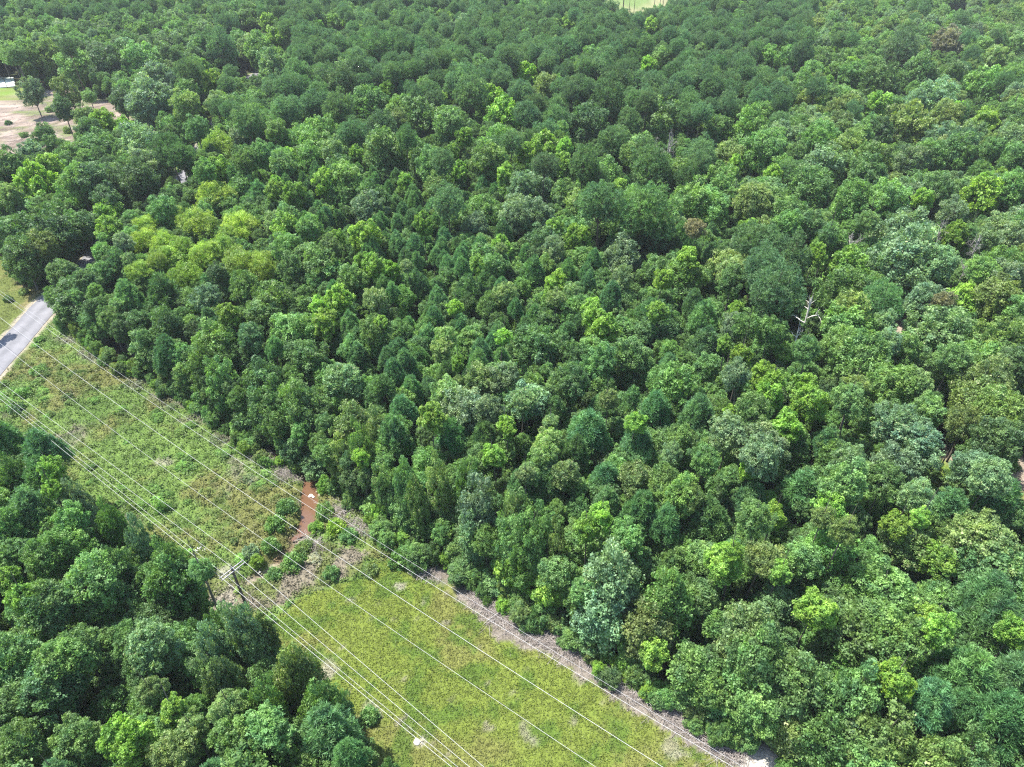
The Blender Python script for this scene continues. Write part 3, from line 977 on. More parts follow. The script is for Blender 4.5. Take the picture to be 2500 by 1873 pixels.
def kind_at(px, py, side):
    r = rt.random()
    if side > 12:
        return 'O' if r < .5 else 'L' if r < .66 else 'Y' if r < .84 else 'K' if r < .93 else 'S'
    if inpoly(px, py, YOUNG):
        return 'Y' if r < .82 else 'O' if r < .93 else 'S' if r < .97 else 'F'
    if px < 560 and 60 < py < 700 and px < 560 - (py - 200) * .8:
        return 'O' if r < .45 else 'L' if r < .75 else 'G' if r < .9 else 'S'
    if py < 330:
        if px > 1900 + (330 - py) * .3:
            return 'O' if r < .5 else 'G' if r < .68 else 'K' if r < .82 else 'P' if r < .92 else 'S'
        return ('P' if r < .80 else 'O' if r < .94 else 'S') if fbm(np.array(px), np.array(py), 260, 9) < .60 else ('P' if r < .35 else 'O' if r < .8 else 'S' if r < .9 else 'G')
    if px > 1750 and py < 1300:
        return 'O' if r < .42 else 'G' if r < .64 else 'K' if r < .78 else 'P' if r < .9 else 'S'
    if py < 500:
        return 'P' if r < .45 else 'O' if r < .8 else 'S' if r < .9 else 'Y'
    return 'O' if r < .48 else 'Y' if r < .70 else 'G' if r < .80 else 'F' if r < .84 else 'S' if r < .90 else 'L'


cell = {}


def cell_add(t):
    cell.setdefault((int(t['x'] // 8), int(t['y'] // 8)), []).append(t)


for t in trees:
    cell_add(t)


def crowded(x, y, D, f):
    i, j = int(x // 8), int(y // 8)
    for a in (-2, -1, 0, 1, 2):
        for b in (-2, -1, 0, 1, 2):
            for t in cell.get((i + a, j + b), ()):
                if (t['x'] - x) ** 2 + (t['y'] - y) ** 2 < (f * (t['D'] + D) * .5) ** 2:
                    return True
    return False




_ax, _ay = np.meshgrid(np.arange(-700, 700.5, 1.0), np.arange(0, 720.5, 1.0))
RD = dist_line(_ax, _ay, ROAD)
PM = np.zeros(_ax.shape, bool)
for P_ in (CLEARED, LAWN_L, VERGE_L, LAWN_R, LAWN_R2, FAR_FIELD, DIRT_R[0], DIRT_R[1]):
    PM |= inpoly(_ax, _ay, P_)


def no_tree(x, y, pad):
    s, t = strip_st(x, y)
    if -pad * .5 < t < TL + pad * .7 and s > -4:
        return True
    i, j = int(min(max(y + .5, 0), 719)), int(min(max(x + 700.5, 0), 1399))
    return bool(RD[i, j] < ROAD_W + .3 + pad * .3 or PM[i, j])


cand = []
yy = 14.0
while yy < 690:
    step = 3.3 if yy < 200 else 4.2
    hw = .80 * (yy * CT + 60 * ST) + 22
    for xx in np.arange(-hw, hw, step):
        cand.append((xx + rt.uniform(-1.6, 1.6), yy + rt.uniform(-1.6, 1.6)))
    yy += step
rt.shuffle(cand)
for x, y in cand:
    hc0 = 11.0
    px, py, dep = proj(x, y, hc0)
    if py > 2050 or px < -260 or px > 2760:
        continue
    s_, t_ = strip_st(x, y)
    code = kind_at(px, py, t_)
    D = {'P': rt.uniform(4.6, 7), 'Y': rt.uniform(2.5, 3.8), 'S': rt.uniform(3, 4.8), 'W': 4.5}.get(code, rt.uniform(4.0, 9.2))
    if t_ > 12:
        D *= .85
    if crowded(x, y, D, .60 if code in 'PY' else .62):
        continue
    if no_tree(x, y, D):
        continue
    h = tall(code, px, py, t_) * rt.uniform(.78, 1.06)
    ch = D * RATIO.get(code, 1.15)
    hc = h - ch / 2
    px, py, dep = proj(x, y, hc)
    if hidden_open(px, py, D * .5 * FPX / dep):
        continue
    if covers_known(px, py, D * FPX / dep, math.hypot(x, y)):
        continue
    t = dict(code=code, x=x, y=y, hc=hc, D=D, digit=False, px=px, py=py, w=D * FPX / dep)
    trees.append(t)
    cell_add(t)

# ------------------------------------------------------------------ which are built one by one
NAME = {'P': 'pine_tree', 'Y': 'young_pine_tree', 'O': 'oak_tree', 'L': 'oak_tree', 'G': 'grey_green_oak_tree', 'K': 'olive_oak_tree', 'S': 'sweetgum_tree', 'W': 'willow_tree', 'F': 'chestnut_tree', 'D': 'dead_tree', 'N': 'dead_tree', 'B': 'dying_tree'}
LIMIT = 285
bykind = {}
for t in trees:
    inside = -20 < t['px'] < 2520 and -10 < t['py'] < 1890
    t['score'] = t['w'] * (1.0 if inside else .01) * (1.3 if t['digit'] else 1)
    bykind.setdefault(NAME[t['code']], []).append(t)
rest = []
singles = []
for k, L_ in bykind.items():
    L_.sort(key=lambda t: -t['score'])
    singles += [t for t in L_[:LIMIT] if t['score'] > 3]
    rest += [t for t in L_[:LIMIT] if t['score'] <= 3] + L_[LIMIT:]
print('trees', len(trees), 'single', len(singles), 'mass', len(rest), {k: len(v) for k, v in bykind.items()})

# labels: what it looks like, then where it stands among things one can find -------------------------------
MARKS = [("the timber pole", 570, 1440), ("the muddy creek", 755, 1240), ("the clearing corner by the road", 130, 730), ("the round roadside thicket", 200, 745), ("the white forked snag", 1975, 770), ("the tan dying crown", 2300, 115),
         ("the small sunlit lawn", 2285, 1140), ("the pale slab", 18, 205), ("the bare slope", 110, 310), ("the far tan field", 1550, 15), ("the yellow-green willows", 450, 620), ("the willow over the road", 535, 380),
         ("the mid-wood grey dead tree", 1635, 375), ("the white sandy patch", 1865, 1860), ("the bleached brush strip", 1450, 1600), ("the picture's lower left corner", 60, 1830), ("the picture's lower right corner", 2440, 1830), ("the picture's upper right corner", 2440, 60),
         ("the far road glimpse", 615, 185), ("the shaded road bend", 440, 455), ("the young pine stand's middle", 1050, 720), ("the broad grey-green oaks", 2205, 640), ("the cream-tipped oaks", 860, 1020), ("the picture's centre", 1250, 936),
         ("the picture's upper left corner", 60, 50), ("the upper pine mass", 900, 180), ("the sunlit upper sweetgum pair", 1200, 285), ("the edge above the mown corner", 1080, 1300), ("the grey-green crowns by the lawn", 2200, 1060), ("the right edge's upper half", 2460, 820),
         ("the left wood facing the pole", 300, 1450), ("the wood tip below the pole", 800, 1750), ("the left edge below the road", 30, 1100), ("the tall pines above mid wood", 1560, 520), ("the tangled dead tops", 2380, 610), ("the edge above the brush", 1450, 1480),
         ("the pines below the far field", 1500, 130), ("the bare pine trunks upper right", 2190, 170), ("the bright gum by the road", 270, 540), ("the far left pines", 250, 90), ("the wood beside the sand", 2050, 1780), ("the lower right sweetgum", 1770, 1390), ("the lower right pine clump", 2380, 1550), ("the cream-flowered round tree", 1090, 840), ("the wood right of centre", 1620, 1080), ("the top edge left of centre", 1000, 30), ("the top edge right of the field", 1900, 30), ("the right pine slope", 1900, 330), ("the vine-hung creek trees", 720, 1080), ("the crowns below the snag", 1900, 960)]
LOOK = {'P': 'dark green pine', 'Y': 'bluish green young pine', 'O': 'mid green oak', 'L': 'dark green oak', 'G': 'grey-green oak', 'K': 'olive green oak', 'S': 'bright pointed sweetgum', 'W': 'yellow-green feathery willow', 'F': 'cream-tipped broadleaf tree', 'D': 'leafless grey dead tree', 'N': 'white barkless dead tree', 'B': 'tan half-dead tree'}


def where(t):
    m = min(MARKS, key=lambda q: (q[1] - t['px']) ** 2 + (q[2] - t['py']) ** 2)
    dx, dy = t['px'] - m[1], t['py'] - m[2]
    d = math.hypot(dx, dy)
    if d < 32:
        return 'right at ' + m[0]
    a = (math.degrees(math.atan2(-dy, dx)) + 360) % 360
    dr = ['right of', 'upper-right of', 'above', 'upper-left of', 'left of', 'lower-left of', 'below', 'lower-right of'][int((a + 22.5) // 45) % 8]
    dd = 'just ' if d < 95 else '' if d < 190 else 'well '
    return dd + dr + ' ' + m[0]


ORD = ['leftmost'] + [q + ' from left' for q in 'second third fourth fifth sixth seventh eighth ninth tenth eleventh twelfth thirteenth fourteenth fifteenth sixteenth seventeenth eighteenth nineteenth twentieth twenty-first twenty-second twenty-third twenty-fourth twenty-fifth twenty-sixth'.split()]
labs = {}
for t in singles:
    sz = 'big ' if t['w'] > 95 else 'small ' if t['w'] < 42 else ''
    t['lab'] = sz + LOOK[t['code']] + ' ' + where(t)
    labs.setdefault(t['lab'], []).append(t)
for lb, L_ in labs.items():
    if len(L_) > 1:
        L_.sort(key=lambda t: t['px'])
        for i, t in enumerate(L_):
            t['lab'] = lb + ', ' + ('rightmost' if i == len(L_) - 1 else ORD[i])
seen = {}
for t in singles:
    seen.setdefault(t['lab'], []).append(t)

CAT = {'P': 'pine tree', 'Y': 'pine tree', 'D': 'dead tree', 'N': 'dead tree'}
GROUP = {'P': 'tall pines of the wood', 'Y': 'young pines of the wood', 'O': 'green oaks of the wood', 'L': 'dark oaks of the wood', 'G': 'grey-green oaks', 'K': 'olive oaks', 'S': 'bright sweetgums', 'W': 'yellow-green willows', 'F': 'cream-tipped trees', 'D': 'dead grey trees', 'N': 'white snags', 'B': 'half-dead tan trees'}
SRC = {}


def jit(c, r, a=.24):
    k = 1 + r.uniform(-a, a)
    return (c[0] * k * (1 + r.uniform(-.10, .07)), c[1] * k, c[2] * k * (1 + r.uniform(-.15, .2)))


def code_ok(t):
    return t['code'] in 'OLGKF'


def choose(t, r):
    fam = FAM[t['code']]
    if fam == 'oak':
        s, tt = strip_st(t['x'], t['y'])
        if ((-7 < tt < 0.5) or (TL - 1 < tt < TL + 5)) and s > -2 and code_ok(t):
            fam = 'edge'
    return fam, int(r.integers(len(PROTO[fam])))


rb = np.random.default_rng(21)
for t in singles:
    code = t['code']
    e = put(NAME[code], None, loc=(t['x'], t['y'], float(zfun(np.array(t['x']), np.array(t['y']))) - .05), rot=(rb.normal() * .05, rb.normal() * .05, rb.uniform(0, 6.28)))
    e.empty_display_size = .5
    tag(e, t['lab'], CAT.get(code, 'tree'), GROUP[code])
    hc, D = t['hc'], t['D']
    if code in 'DN':
        bm_ = SNAGM if code == 'N' else DEADM[int(rb.integers(2))]
        put('branches', bm_, e, (0, 0, hc), None, (D, D, D * 1.25))
        tr = TRUNK['snag' if code == 'N' else 'dead'][0]
        put('trunk', tr, e, (0, 0, 0), None, (D * .035, D * .035, hc - D * .5))
        continue
    fam, k = choose(t, rb)
    pr = PROTO[fam][k]
    sz = D * rb.uniform(.92, 1.1)
    if fam == 'edge':
        top = hc + D * .52
        hc = top * .5 + .1
        sz = top * .62
    cr = put('crown', pr['crown'], e, (0, 0, hc), None, (D * rb.uniform(.92, 1.08), D * rb.uniform(.92, 1.08), sz))
    cr['tint'] = [float(q) for q in jit(TINT[code], rb)]
    cr['cream'] = float(CREAM.get(code, 0.0))
    put('branches', pr['branches'], e, (0, 0, hc), None, (D, D, sz))
    zt = hc + pr['base'] * sz * .98
    rad = max(.09, D * .024) if code != 'P' else D * .03
    put('trunk', TRUNK['pine' if code in 'PY' else 'grey'][k % 2], e, (0, 0, 0), None, (rad, rad, max(zt, 1.0)))
    if (fam, k) not in SRC:
        SRC[(fam, k)] = cr

# the rest of the wood: one mass -------------------------------------------------------------------------


def gn_mass(name, pts, label, cat, trunks=True):
    """pts: list of dict(x,y,z,fam,k,scale3,rot,tint,cream,rad)"""
    keys = sorted({(p['fam'], p['k']) for p in pts if (p['fam'], p['k']) in SRC})
    pts = [p for p in pts if (p['fam'], p['k']) in SRC]
    n = len(pts)
    me = bpy.data.meshes.new(name)
    me.vertices.add(n)
    me.vertices.foreach_set('co', np.array([(p['x'], p['y'], p['z']) for p in pts], np.float32).ravel())

    def at(nm, ty, arr):
        a = me.attributes.new(nm, ty, 'POINT')
        f = {'INT': 'value', 'FLOAT': 'value', 'FLOAT_VECTOR': 'vector', 'FLOAT_COLOR': 'color'}[ty]
        a.data.foreach_set(f, np.array(arr, np.int32 if ty == 'INT' else np.float32).ravel())
    at('proto', 'INT', [keys.index((p['fam'], p['k'])) for p in pts])
    at('size', 'FLOAT_VECTOR', [p['scale'] for p in pts])
    at('turn', 'FLOAT_VECTOR', [(0, 0, p['rot']) for p in pts])
    at('tint', 'FLOAT_COLOR', [(*p['tint'], 1) for p in pts])
    at('cream', 'FLOAT', [p['cream'] for p in pts])
    at('bole', 'FLOAT_VECTOR', [(p['rad'], p['rad'], p['z']) for p in pts])
    o = put(name, me)
    ng = bpy.data.node_groups.new(name, 'GeometryNodeTree')
    ng.interface.new_socket('Geometry', in_out='INPUT', socket_type='NodeSocketGeometry')
    ng.interface.new_socket('Geometry', in_out='OUTPUT', socket_type='NodeSocketGeometry')
    N, L = ng.nodes, ng.links
    gi, go = N.new('NodeGroupInput'), N.new('NodeGroupOutput')
    jn = N.new('GeometryNodeJoinGeometry')

    def attr(nm, ty):
        a = N.new('GeometryNodeInputNamedAttribute')
        a.data_type = ty
        a.inputs['Name'].default_value = nm
        return a.outputs['Attribute']
    ap, asz, atn, abo = attr('proto', 'INT'), attr('size', 'FLOAT_VECTOR'), attr('turn', 'FLOAT_VECTOR'), attr('bole', 'FLOAT_VECTOR')
    for i, key in enumerate(keys):
        oi = N.new('GeometryNodeObjectInfo')
        oi.transform_space = 'ORIGINAL'
        oi.inputs['Object'].default_value = SRC[key]
        cmp_ = N.new('FunctionNodeCompare')
        cmp_.data_type = 'INT'
        cmp_.operation = 'EQUAL'
        L.new(ap, cmp_.inputs[2])
        cmp_.inputs[3].default_value = i
        ip = N.new('GeometryNodeInstanceOnPoints')
        L.new(gi.outputs[0], ip.inputs['Points'])
        L.new(cmp_.outputs[0], ip.inputs['Selection'])
        L.new(oi.outputs['Geometry'], ip.inputs['Instance'])
        L.new(atn, ip.inputs['Rotation'])
        L.new(asz, ip.inputs['Scale'])
        L.new(ip.outputs[0], jn.inputs[0])
    if trunks:
        src = next(c for c in SRC[keys[0]].parent.children if c.name.startswith('trunk'))
        oi = N.new('GeometryNodeObjectInfo')
        oi.transform_space = 'ORIGINAL'
        oi.inputs['Object'].default_value = src
        sp = N.new('GeometryNodeSetPosition')
        cx = N.new('ShaderNodeCombineXYZ')
        sx = N.new('ShaderNodeSeparateXYZ')
        pos = N.new('GeometryNodeInputPosition')
        L.new(pos.outputs[0], sx.inputs[0])
        L.new(sx.outputs[0], cx.inputs[0])
        L.new(sx.outputs[1], cx.inputs[1])
        L.new(gi.outputs[0], sp.inputs['Geometry'])
        L.new(cx.outputs[0], sp.inputs['Position'])
        ip = N.new('GeometryNodeInstanceOnPoints')
        L.new(sp.outputs[0], ip.inputs['Points'])
        L.new(oi.outputs['Geometry'], ip.inputs['Instance'])
        L.new(abo, ip.inputs['Scale'])
        L.new(ip.outputs[0], jn.inputs[0])
    L.new(jn.outputs[0], go.inputs[0])
    md = o.modifiers.new('scatter', 'NODES')
    md.node_group = ng
    tag(o, label, cat, kind='stuff')
    return o


def mass_pt(t):
    code = t['code'] if t['code'] in FAM else 'O'
    fam = FAM[code]
    k = int(rb.integers(len(PROTO[fam])))
    if (fam, k) not in SRC:
        k = next(kk for f, kk in SRC if f == fam)
    return dict(x=t['x'], y=t['y'], z=t['hc'], fam=fam, k=k, scale=(t['D'], t['D'] * rb.uniform(.9, 1.1), t['D'] * rb.uniform(.9, 1.1)), rot=rb.uniform(0, 6.28), tint=jit(TINT[code], rb, .22), cream=CREAM.get(code, 0.), rad=max(.12, t['D'] * .026))


gn_mass('forest', [mass_pt(t) for t in rest if t['code'] in 'PY'], 'far mass of dark green pines filling the top of the wood', 'forest')
gn_mass('broadleaf_forest', [mass_pt(t) for t in rest if t['code'] not in 'PY'], 'mass of small and distant broadleaf trees between the single crowns', 'forest')

# undergrowth and saplings below the crowns
ug = []
for x, y in cand:
    if y > 330:
        continue
    for _ in range(4):
        x2, y2 = x + rb.uniform(-2, 2), y + rb.uniform(-2, 2)
        px, py, dep = proj(x2, y2, 3)
        if py > 2000 or px < -150 or px > 2650:
            continue
        D = rb.uniform(1.8, 4.2)
        z = rb.uniform(.8, 8.0)
        if no_tree(x2, y2, 2.4) or hidden_open(px, py, D * .5 * FPX / dep):
            continue
        ug.append(dict(x=x2, y=y2, z=z, fam='oak', k=int(rb.integers(8)), scale=(D, D, D), rot=rb.uniform(0, 6.28), tint=jit(TINT['O' if rb.random() < .7 else 'L'], rb, .25), cream=0., rad=.04))
gn_mass('undergrowth', ug, 'shrubs and saplings growing in the shade below the tree crowns', 'undergrowth')

# ------------------------------------------------------------------ bushes of the clearing and the wood edge
BUSHES = [  # px, py, width m, height m, tint code, label
    (397, 1240, 1.9, 1.3, 'O', 'dark green bush with a shadow in mid clearing, above the white stone'),
    (612, 1348, 2.0, 1.3, 'G', 'blue-green bush at the creek mouth, farther of two'),
    (625, 1368, 1.7, 1.1, 'S', 'vivid green bush at the creek mouth beside the dark pool'),
    (572, 1322, .9, .7, 'G', 'small blue-green bush standing alone above the pole'),
    (672, 1282, 2.6, 1.5, 'O', 'broad green bush on the left bank above the creek bend'),
    (700, 1240, 2.6, 1.6, 'O', 'tall green bush beside the brown water, left bank'),
    (660, 1330, 2.2, 1.2, 'O', 'green bush on the left bank at the narrow creek'),
    (668, 1400, 1.8, 1.0, 'O', 'low green bush right of the creek mouth'),
    (716, 1372, 2.8, 1.5, 'O', 'broad green bush right of the creek below the wires'),
    (740, 1340, 2.2, 1.2, 'K', 'yellowish bush right of the narrow creek'),
    (808, 1402, 1.9, 1.3, 'O', 'green bush at the mown grass edge under the wires'),
    (792, 1250, 2.4, 1.4, 'O', 'green bush on the right bank of the brown water'),
    (820, 1290, 2.6, 1.4, 'S', 'bright green bush right of the creek foot'),
    (850, 1310, 2.2, 1.2, 'O', 'green bush above the grey weeds, right of the creek'),
    (770, 1290, 1.8, 1.1, 'S', 'bright low bush at the creek bend, right side'),
    (905, 1392, 1.8, 1.0, 'K', 'low bush at the far corner of the mown grass'),
    (980, 1362, 3.0, 1.8, 'O', 'spreading bush in front of the wood edge by the mown corner'),
    (1018, 1372, 2.4, 1.6, 'L', 'dark bush against the wood edge by the mown corner'),
    (62, 958, 2.2, 1.1, 'O', 'green bush in the clearing beside the road, nearest the asphalt'),
    (92, 905, 2.6, 1.1, 'O', 'green bush in the upper clearing corner by the road'),
    (40, 1000, 2.4, 1.2, 'L', 'dark bush at the left picture edge in the clearing'),
    (20, 730, 1.8, 1.0, 'L', 'dark low bush on the far verge of the road'),
    (58, 712, 1.8, .9, 'K', 'olive bush on the far verge below the thicket'),
    (262, 838, 1.8, 1.2, 'L', 'dark bush below the roadside thicket'),
    (1190, 1470, 1.2, 1.3, 'O', 'green shrub standing in the brush strip by the big slash pile'),
    (500, 1395, 2.0, 1.4, 'O', 'leafy bush left of the utility pole foot'),
    (545, 1560 - 20, 1.8, 1.4, 'L', 'dark bush at the pole foot in the wood edge'),
    (900, 1750, 2.0, 1.2, 'O', 'low bush at the left wood edge near the double wires'),
    (325, 1240, 1.3, .8, 'K', 'olive bush near the left wood edge under the wires'),
    (1120, 1405, 2.2, 1.4, 'K', 'yellowish bush at the wood foot left of the bleached brush'),
    (85, 350, 3.2, 1.8, 'L', 'dark bush beside the leaning shade tree on the bare slope'),
    (58, 330, 2.4, 1.4, 'K', 'olive bush in the middle of the bare slope'),
    (120, 268, 2.6, 1.6, 'G', 'grey-green bush at the top of the bare slope'),
    (20, 300, 2.2, 1.2, 'L', 'dark bush near the left picture edge on the bare slope'),
    (165, 320, 2.4, 1.6, 'K', 'olive bush at the right end of the bare slope'),
]
for px, py, D, h, code, lb in BUSHES:
    p = un(px, py, h * .4)
    e = put('bush', None, loc=(p[0], p[1], float(zfun(np.array(p[0]), np.array(p[1])))), rot=(0, 0, rb.uniform(0, 6)))
    tag(e, lb, 'bush', 'bushes of the clearing')
    f = put('foliage', BUSH[int(rb.integers(3))], e, (0, 0, h * .25), None, (D, D, h * 2.0))
    f['tint'] = [float(q) for q in jit(TINT[code], rb, .1)]
    f['cream'] = 0.0

# leafy skirt at the foot of both wood edges
sk = []
for side, t0, s0, s1 in ((0, -.6, 2, 150), (1, TL + 3.4, -4, 120)):
    s = s0
    while s < s1:
        t = t0 + rb.uniform(-1.3, .9) if side == 0 else t0 + rb.uniform(-1.6, 1.6)
        t += (1.6 if s < 72 else .5) * max(0.0, float(fbm(np.array(s), np.array(side * 50.), 7, 61)) - .4) * 4 * (1 if side == 0 else -.6)
        p = EA + U * s + NL * t
        s += rb.uniform(.3, .8)
        if float(dist_line(p[0], p[1], ROAD)) < 5 or float(dist_line(p[0], p[1], CREEK)) < 1.6:
            continue
        if rb.random() < .18 or hidden_open(*proj(p[0], p[1], .6)[:2], 12):
            continue
        D = rb.uniform(1.2, 2.6)
        sk.append(dict(x=p[0], y=p[1], z=D * rb.uniform(.2, .75), fam='oak', k=int(rb.integers(8)), scale=(D, D, D * rb.uniform(.8, 1.4)), rot=rb.uniform(0, 6), tint=jit(TINT[rb.choice(list('OOLKS'))], rb, .2), cream=0., rad=.03))
for i in range(len(ROAD)):           # hedge-like growth along the road through the wood
    for sg in (-1, 1):
        for _ in range(4):
            j = min(i + 1, len(ROAD) - 1)
            T = np.array(ROAD[j]) - np.array(ROAD[i - 1 if i else 0])
            T = T / (np.linalg.norm(T) + 1e-9)
            p = np.array(ROAD[i]) + np.array([T[1], -T[0]]) * sg * rb.uniform(6, 8.5) + T * rb.uniform(-4, 4)
            s_, t_ = strip_st(*p)
            px, py, dep = proj(p[0], p[1], 1)
            if (-2 < t_ < TL and s_ > -20) or inpoly(p[0], p[1], CLEARED) or inpoly(p[0], p[1], VERGE_L) or hidden_open(px, py, 5) or py > 700:
                continue
            D = rb.uniform(1.6, 3.4)
            sk.append(dict(x=p[0], y=p[1], z=D * rb.uniform(.3, .8), fam='oak', k=int(rb.integers(8)), scale=(D, D, D), rot=rb.uniform(0, 6), tint=jit(TINT[rb.choice(list('OOLK'))], rb, .2), cream=0., rad=.03))
gn_mass('edge_growth', sk, 'low leafy growth along the foot of the wood edges and the road', 'undergrowth', trunks=False)

# ------------------------------------------------------------------ weeds and grass, leaf by leaf
rg = np.random.default_rng(31)


def scatter(n, P):
    P = np.array(P)
    lo, hi = P.min(0), P.max(0)
    q = rg.uniform(lo, hi, (n, 2))
    return q[inpoly(q[:, 0], q[:, 1], P)]


def quad_strip(s0, s1, t0, t1):
    return [EA + U * a + NL * b for a, b in ((s0, t0), (s1, t0), (s1, t1), (s0, t1))]


def grow(name, pts, per, spread, height, leaf, asp, label, cat, bright=1.0, upright=.5, vary=.3):
    x, y = pts[:, 0], pts[:, 1]
    c, _ = surface(x, y)
    z = zfun(x, y)
    n = len(pts)
    hgt = height * (.5 + fbm(x, y, 1.6, 88, 2)) * rg.uniform(.6, 1.3, n)
    C = np.repeat(np.stack([x, y, z], 1), per, 0)
    hh = np.repeat(hgt, per)
    off = rg.normal(size=(n * per, 3)) * spread
    C[:, 0] += off[:, 0]
    C[:, 1] += off[:, 1]
    C[:, 2] += hh * rg.uniform(.15, 1, n * per)
    Nn = nrm(np.array([0, 0, 1.0]) + rg.normal(size=C.shape) * upright)
    V, Fq, vv = leaves(C, Nn, leaf * rg.uniform(.6, 1.4, len(C)), asp, rg, None, .25)
    cc = np.repeat(np.repeat(c, per, 0) * bright * (1 + (rg.random((n * per, 1)) - .5) * vary), 4, 0)
    me = raw_mesh(name, V, Fq, 4, M_WEED, {'v': ('FLOAT', vv * .6 + .2), 'col': ('FLOAT_COLOR', cc)})
    return tag(put(name, me), label, cat, kind='stuff')


q = scatter(40000, quad_strip(-5, 85, -1, 27))
s_, t_ = strip_st(q[:, 0], q[:, 1])
ok = ~inpoly(q[:, 0], q[:, 1], MOWED) & ~inpoly(q[:, 0], q[:, 1], SLASH) & (dist_line(q[:, 0], q[:, 1], CREEK[:34]) > 1.0) & (dist_line(q[:, 0], q[:, 1], CREEK[33:]) > .3) & (dist_line(q[:, 0], q[:, 1], ROAD) > 3.5)
grow('weeds', q[ok], 6, .17, .6, .13, .5, 'rank green weeds and brambles covering the unmown half of the clearing', 'weeds', 1.15)
q2 = scatter(9000, VERGE_L)
q2 = q2[(dist_line(q2[:, 0], q2[:, 1], ROAD) > 3.4) & (q2[:, 0] > -115)]
grow('verge_grass', q2, 5, .15, .3, .1, .4, 'rough grass on the far verge of the road', 'grass', 1.1)
q3 = scatter(75000, MOWED)
q3 = q3[(proj(q3[:, 0], q3[:, 1], 0)[1] < 1930) & ~inpoly(q3[:, 0], q3[:, 1], SLASH)]
s_, t_ = strip_st(q3[:, 0], q3[:, 1])
q3 = q3[t_ < 28]
grow('grass', q3, 3, .09, .13, .075, .45, 'short bright green grass of the mown clearing floor', 'grass', 1.15, .6)


# low bramble mounds
bm_pts = []
q6 = scatter(2600, quad_strip(-5, 85, 0, 27))
for x, y in q6:
    if inpoly(x, y, MOWED) or inpoly(x, y, SLASH) or dist_line(x, y, ROAD) < 4 or dist_line(x, y, CREEK) < 1.5:
        continue
    g = float(fbm(np.array(x), np.array(y), 4, 19))
    if g < .47 or rg.random() < .3:
        continue
    D = rg.uniform(.8, 2.0)
    c_, _ = surface(np.array([x]), np.array([y]))
    k_ = rg.uniform(1.6, 2.8)
    bm_pts.append(dict(x=x, y=y, z=.05, fam='oak', k=int(rg.integers(8)), scale=(D, D, D * .55), rot=rg.uniform(0, 6), tint=(float(c_[0][0] * k_ * .85), float(c_[0][1] * k_), float(c_[0][2] * k_)), cream=0., rad=.03))
gn_mass('brambles', bm_pts, 'low bramble mounds scattered through the unmown weeds', 'brambles', trunks=False)

# ------------------------------------------------------------------ bleached brush along the wood edge
def brush(name, pts, label, group, lmin=.7, lmax=2.6, rad=.018, zmax=.5, flat=.25):
    mb = MB()
    cx, cy = np.mean([p[0] for p in pts]), np.mean([p[1] for p in pts])
    for x, y in pts:
        L_ = rg.uniform(lmin, lmax)
        a = rg.uniform(0, 6.28)
        d = np.array([math.cos(a), math.sin(a), rg.normal() * flat])
        z = float(zfun(np.array(x), np.array(y))) + rg.uniform(.03, zmax)
        p = np.array([x - cx, y - cy, z])
        m_ = p + rg.normal(size=3) * .12
        A, B = p - d * L_ / 2, p + d * L_ / 2
        A[2], B[2] = max(A[2], .02), max(B[2], .02)
        r0 = rad * rg.uniform(.5, 1.5)
        mb.tube([A, m_, B], [r0, r0 * .8, r0 * .4], 3)
    o = put(name, mb.mesh(name, M_STICK, False), loc=(cx, cy, 0))
    return tag(o, label, 'brush pile', group)


PILES = [((1240, 1505), 3.2, 700, 'large tangle of bleached branches beside the first bulge of the wood edge'), ((1180, 1470), 2.0, 260, 'small brush heap left of the large branch tangle'), ((1320, 1560), 2.2, 320, 'bleached brush heap just right of the large tangle'), ((1400, 1590), 2.0, 300, 'grey brush heap in the middle of the slash strip'), ((1470, 1625), 2.2, 360, 'upright pale brush heap below the yellowish edge foliage'), ((1560, 1690), 2.3, 360, 'grey brush heap two thirds down the slash strip'), ((1660, 1760), 2.2, 360, 'brush heap near the lower end of the slash strip'), ((1760, 1825), 2.4, 420, 'brush heap beside the white sandy patch'),
         ((640, 1120), 2.2, 240, 'grey brush below the wood edge left of the creek'), ((700, 1160), 1.8, 200, 'brush heap at the creek head, left bank'), ((610, 1090), 1.6, 150, 'small brush heap left of the creek, highest up the edge'), ((830, 1255), 2.0, 240, 'brush heap below the wood edge right of the creek'), ((880, 1290), 1.6, 170, 'small grey brush heap right of the creek, lower one'), ((490, 1010), 1.7, 170, 'grey brush heap under the dark edge gap of the upper clearing'), ((1040, 1400), 1.6, 150, 'thin brush heap at the far corner of the mown grass'), ((760, 1330), 1.8, 150, 'dead stems heap in the weeds right of the creek')]
for (px, py), R_, n, lb in PILES:
    c = un(px, py)[:2]
    pts = []
    while len(pts) < n:
        a, b = rg.normal() * R_ * .55, rg.normal() * R_ * .28
        pts.append(c + U * a + NL * b)
    brush('brush_pile', pts, lb, 'brush piles along the wood edge')
mb = MB()
q4 = scatter(5200, SLASH)
for x, y in q4:
    L_ = rg.uniform(.3, 1.3)
    a = rg.uniform(0, 6.28)
    d = np.array([math.cos(a), math.sin(a), rg.normal() * .12])
    p = np.array([x, y, float(zfun(np.array(x), np.array(y))) + rg.uniform(.02, .25)])
    mb.tube([p - d * L_ / 2, p + d * L_ / 2], [.014, .006], 3)
tag(put('twigs', mb.mesh('twigs', M_STICK, False)), 'loose bleached twigs strewn along the brush strip', 'twigs', kind='stuff')
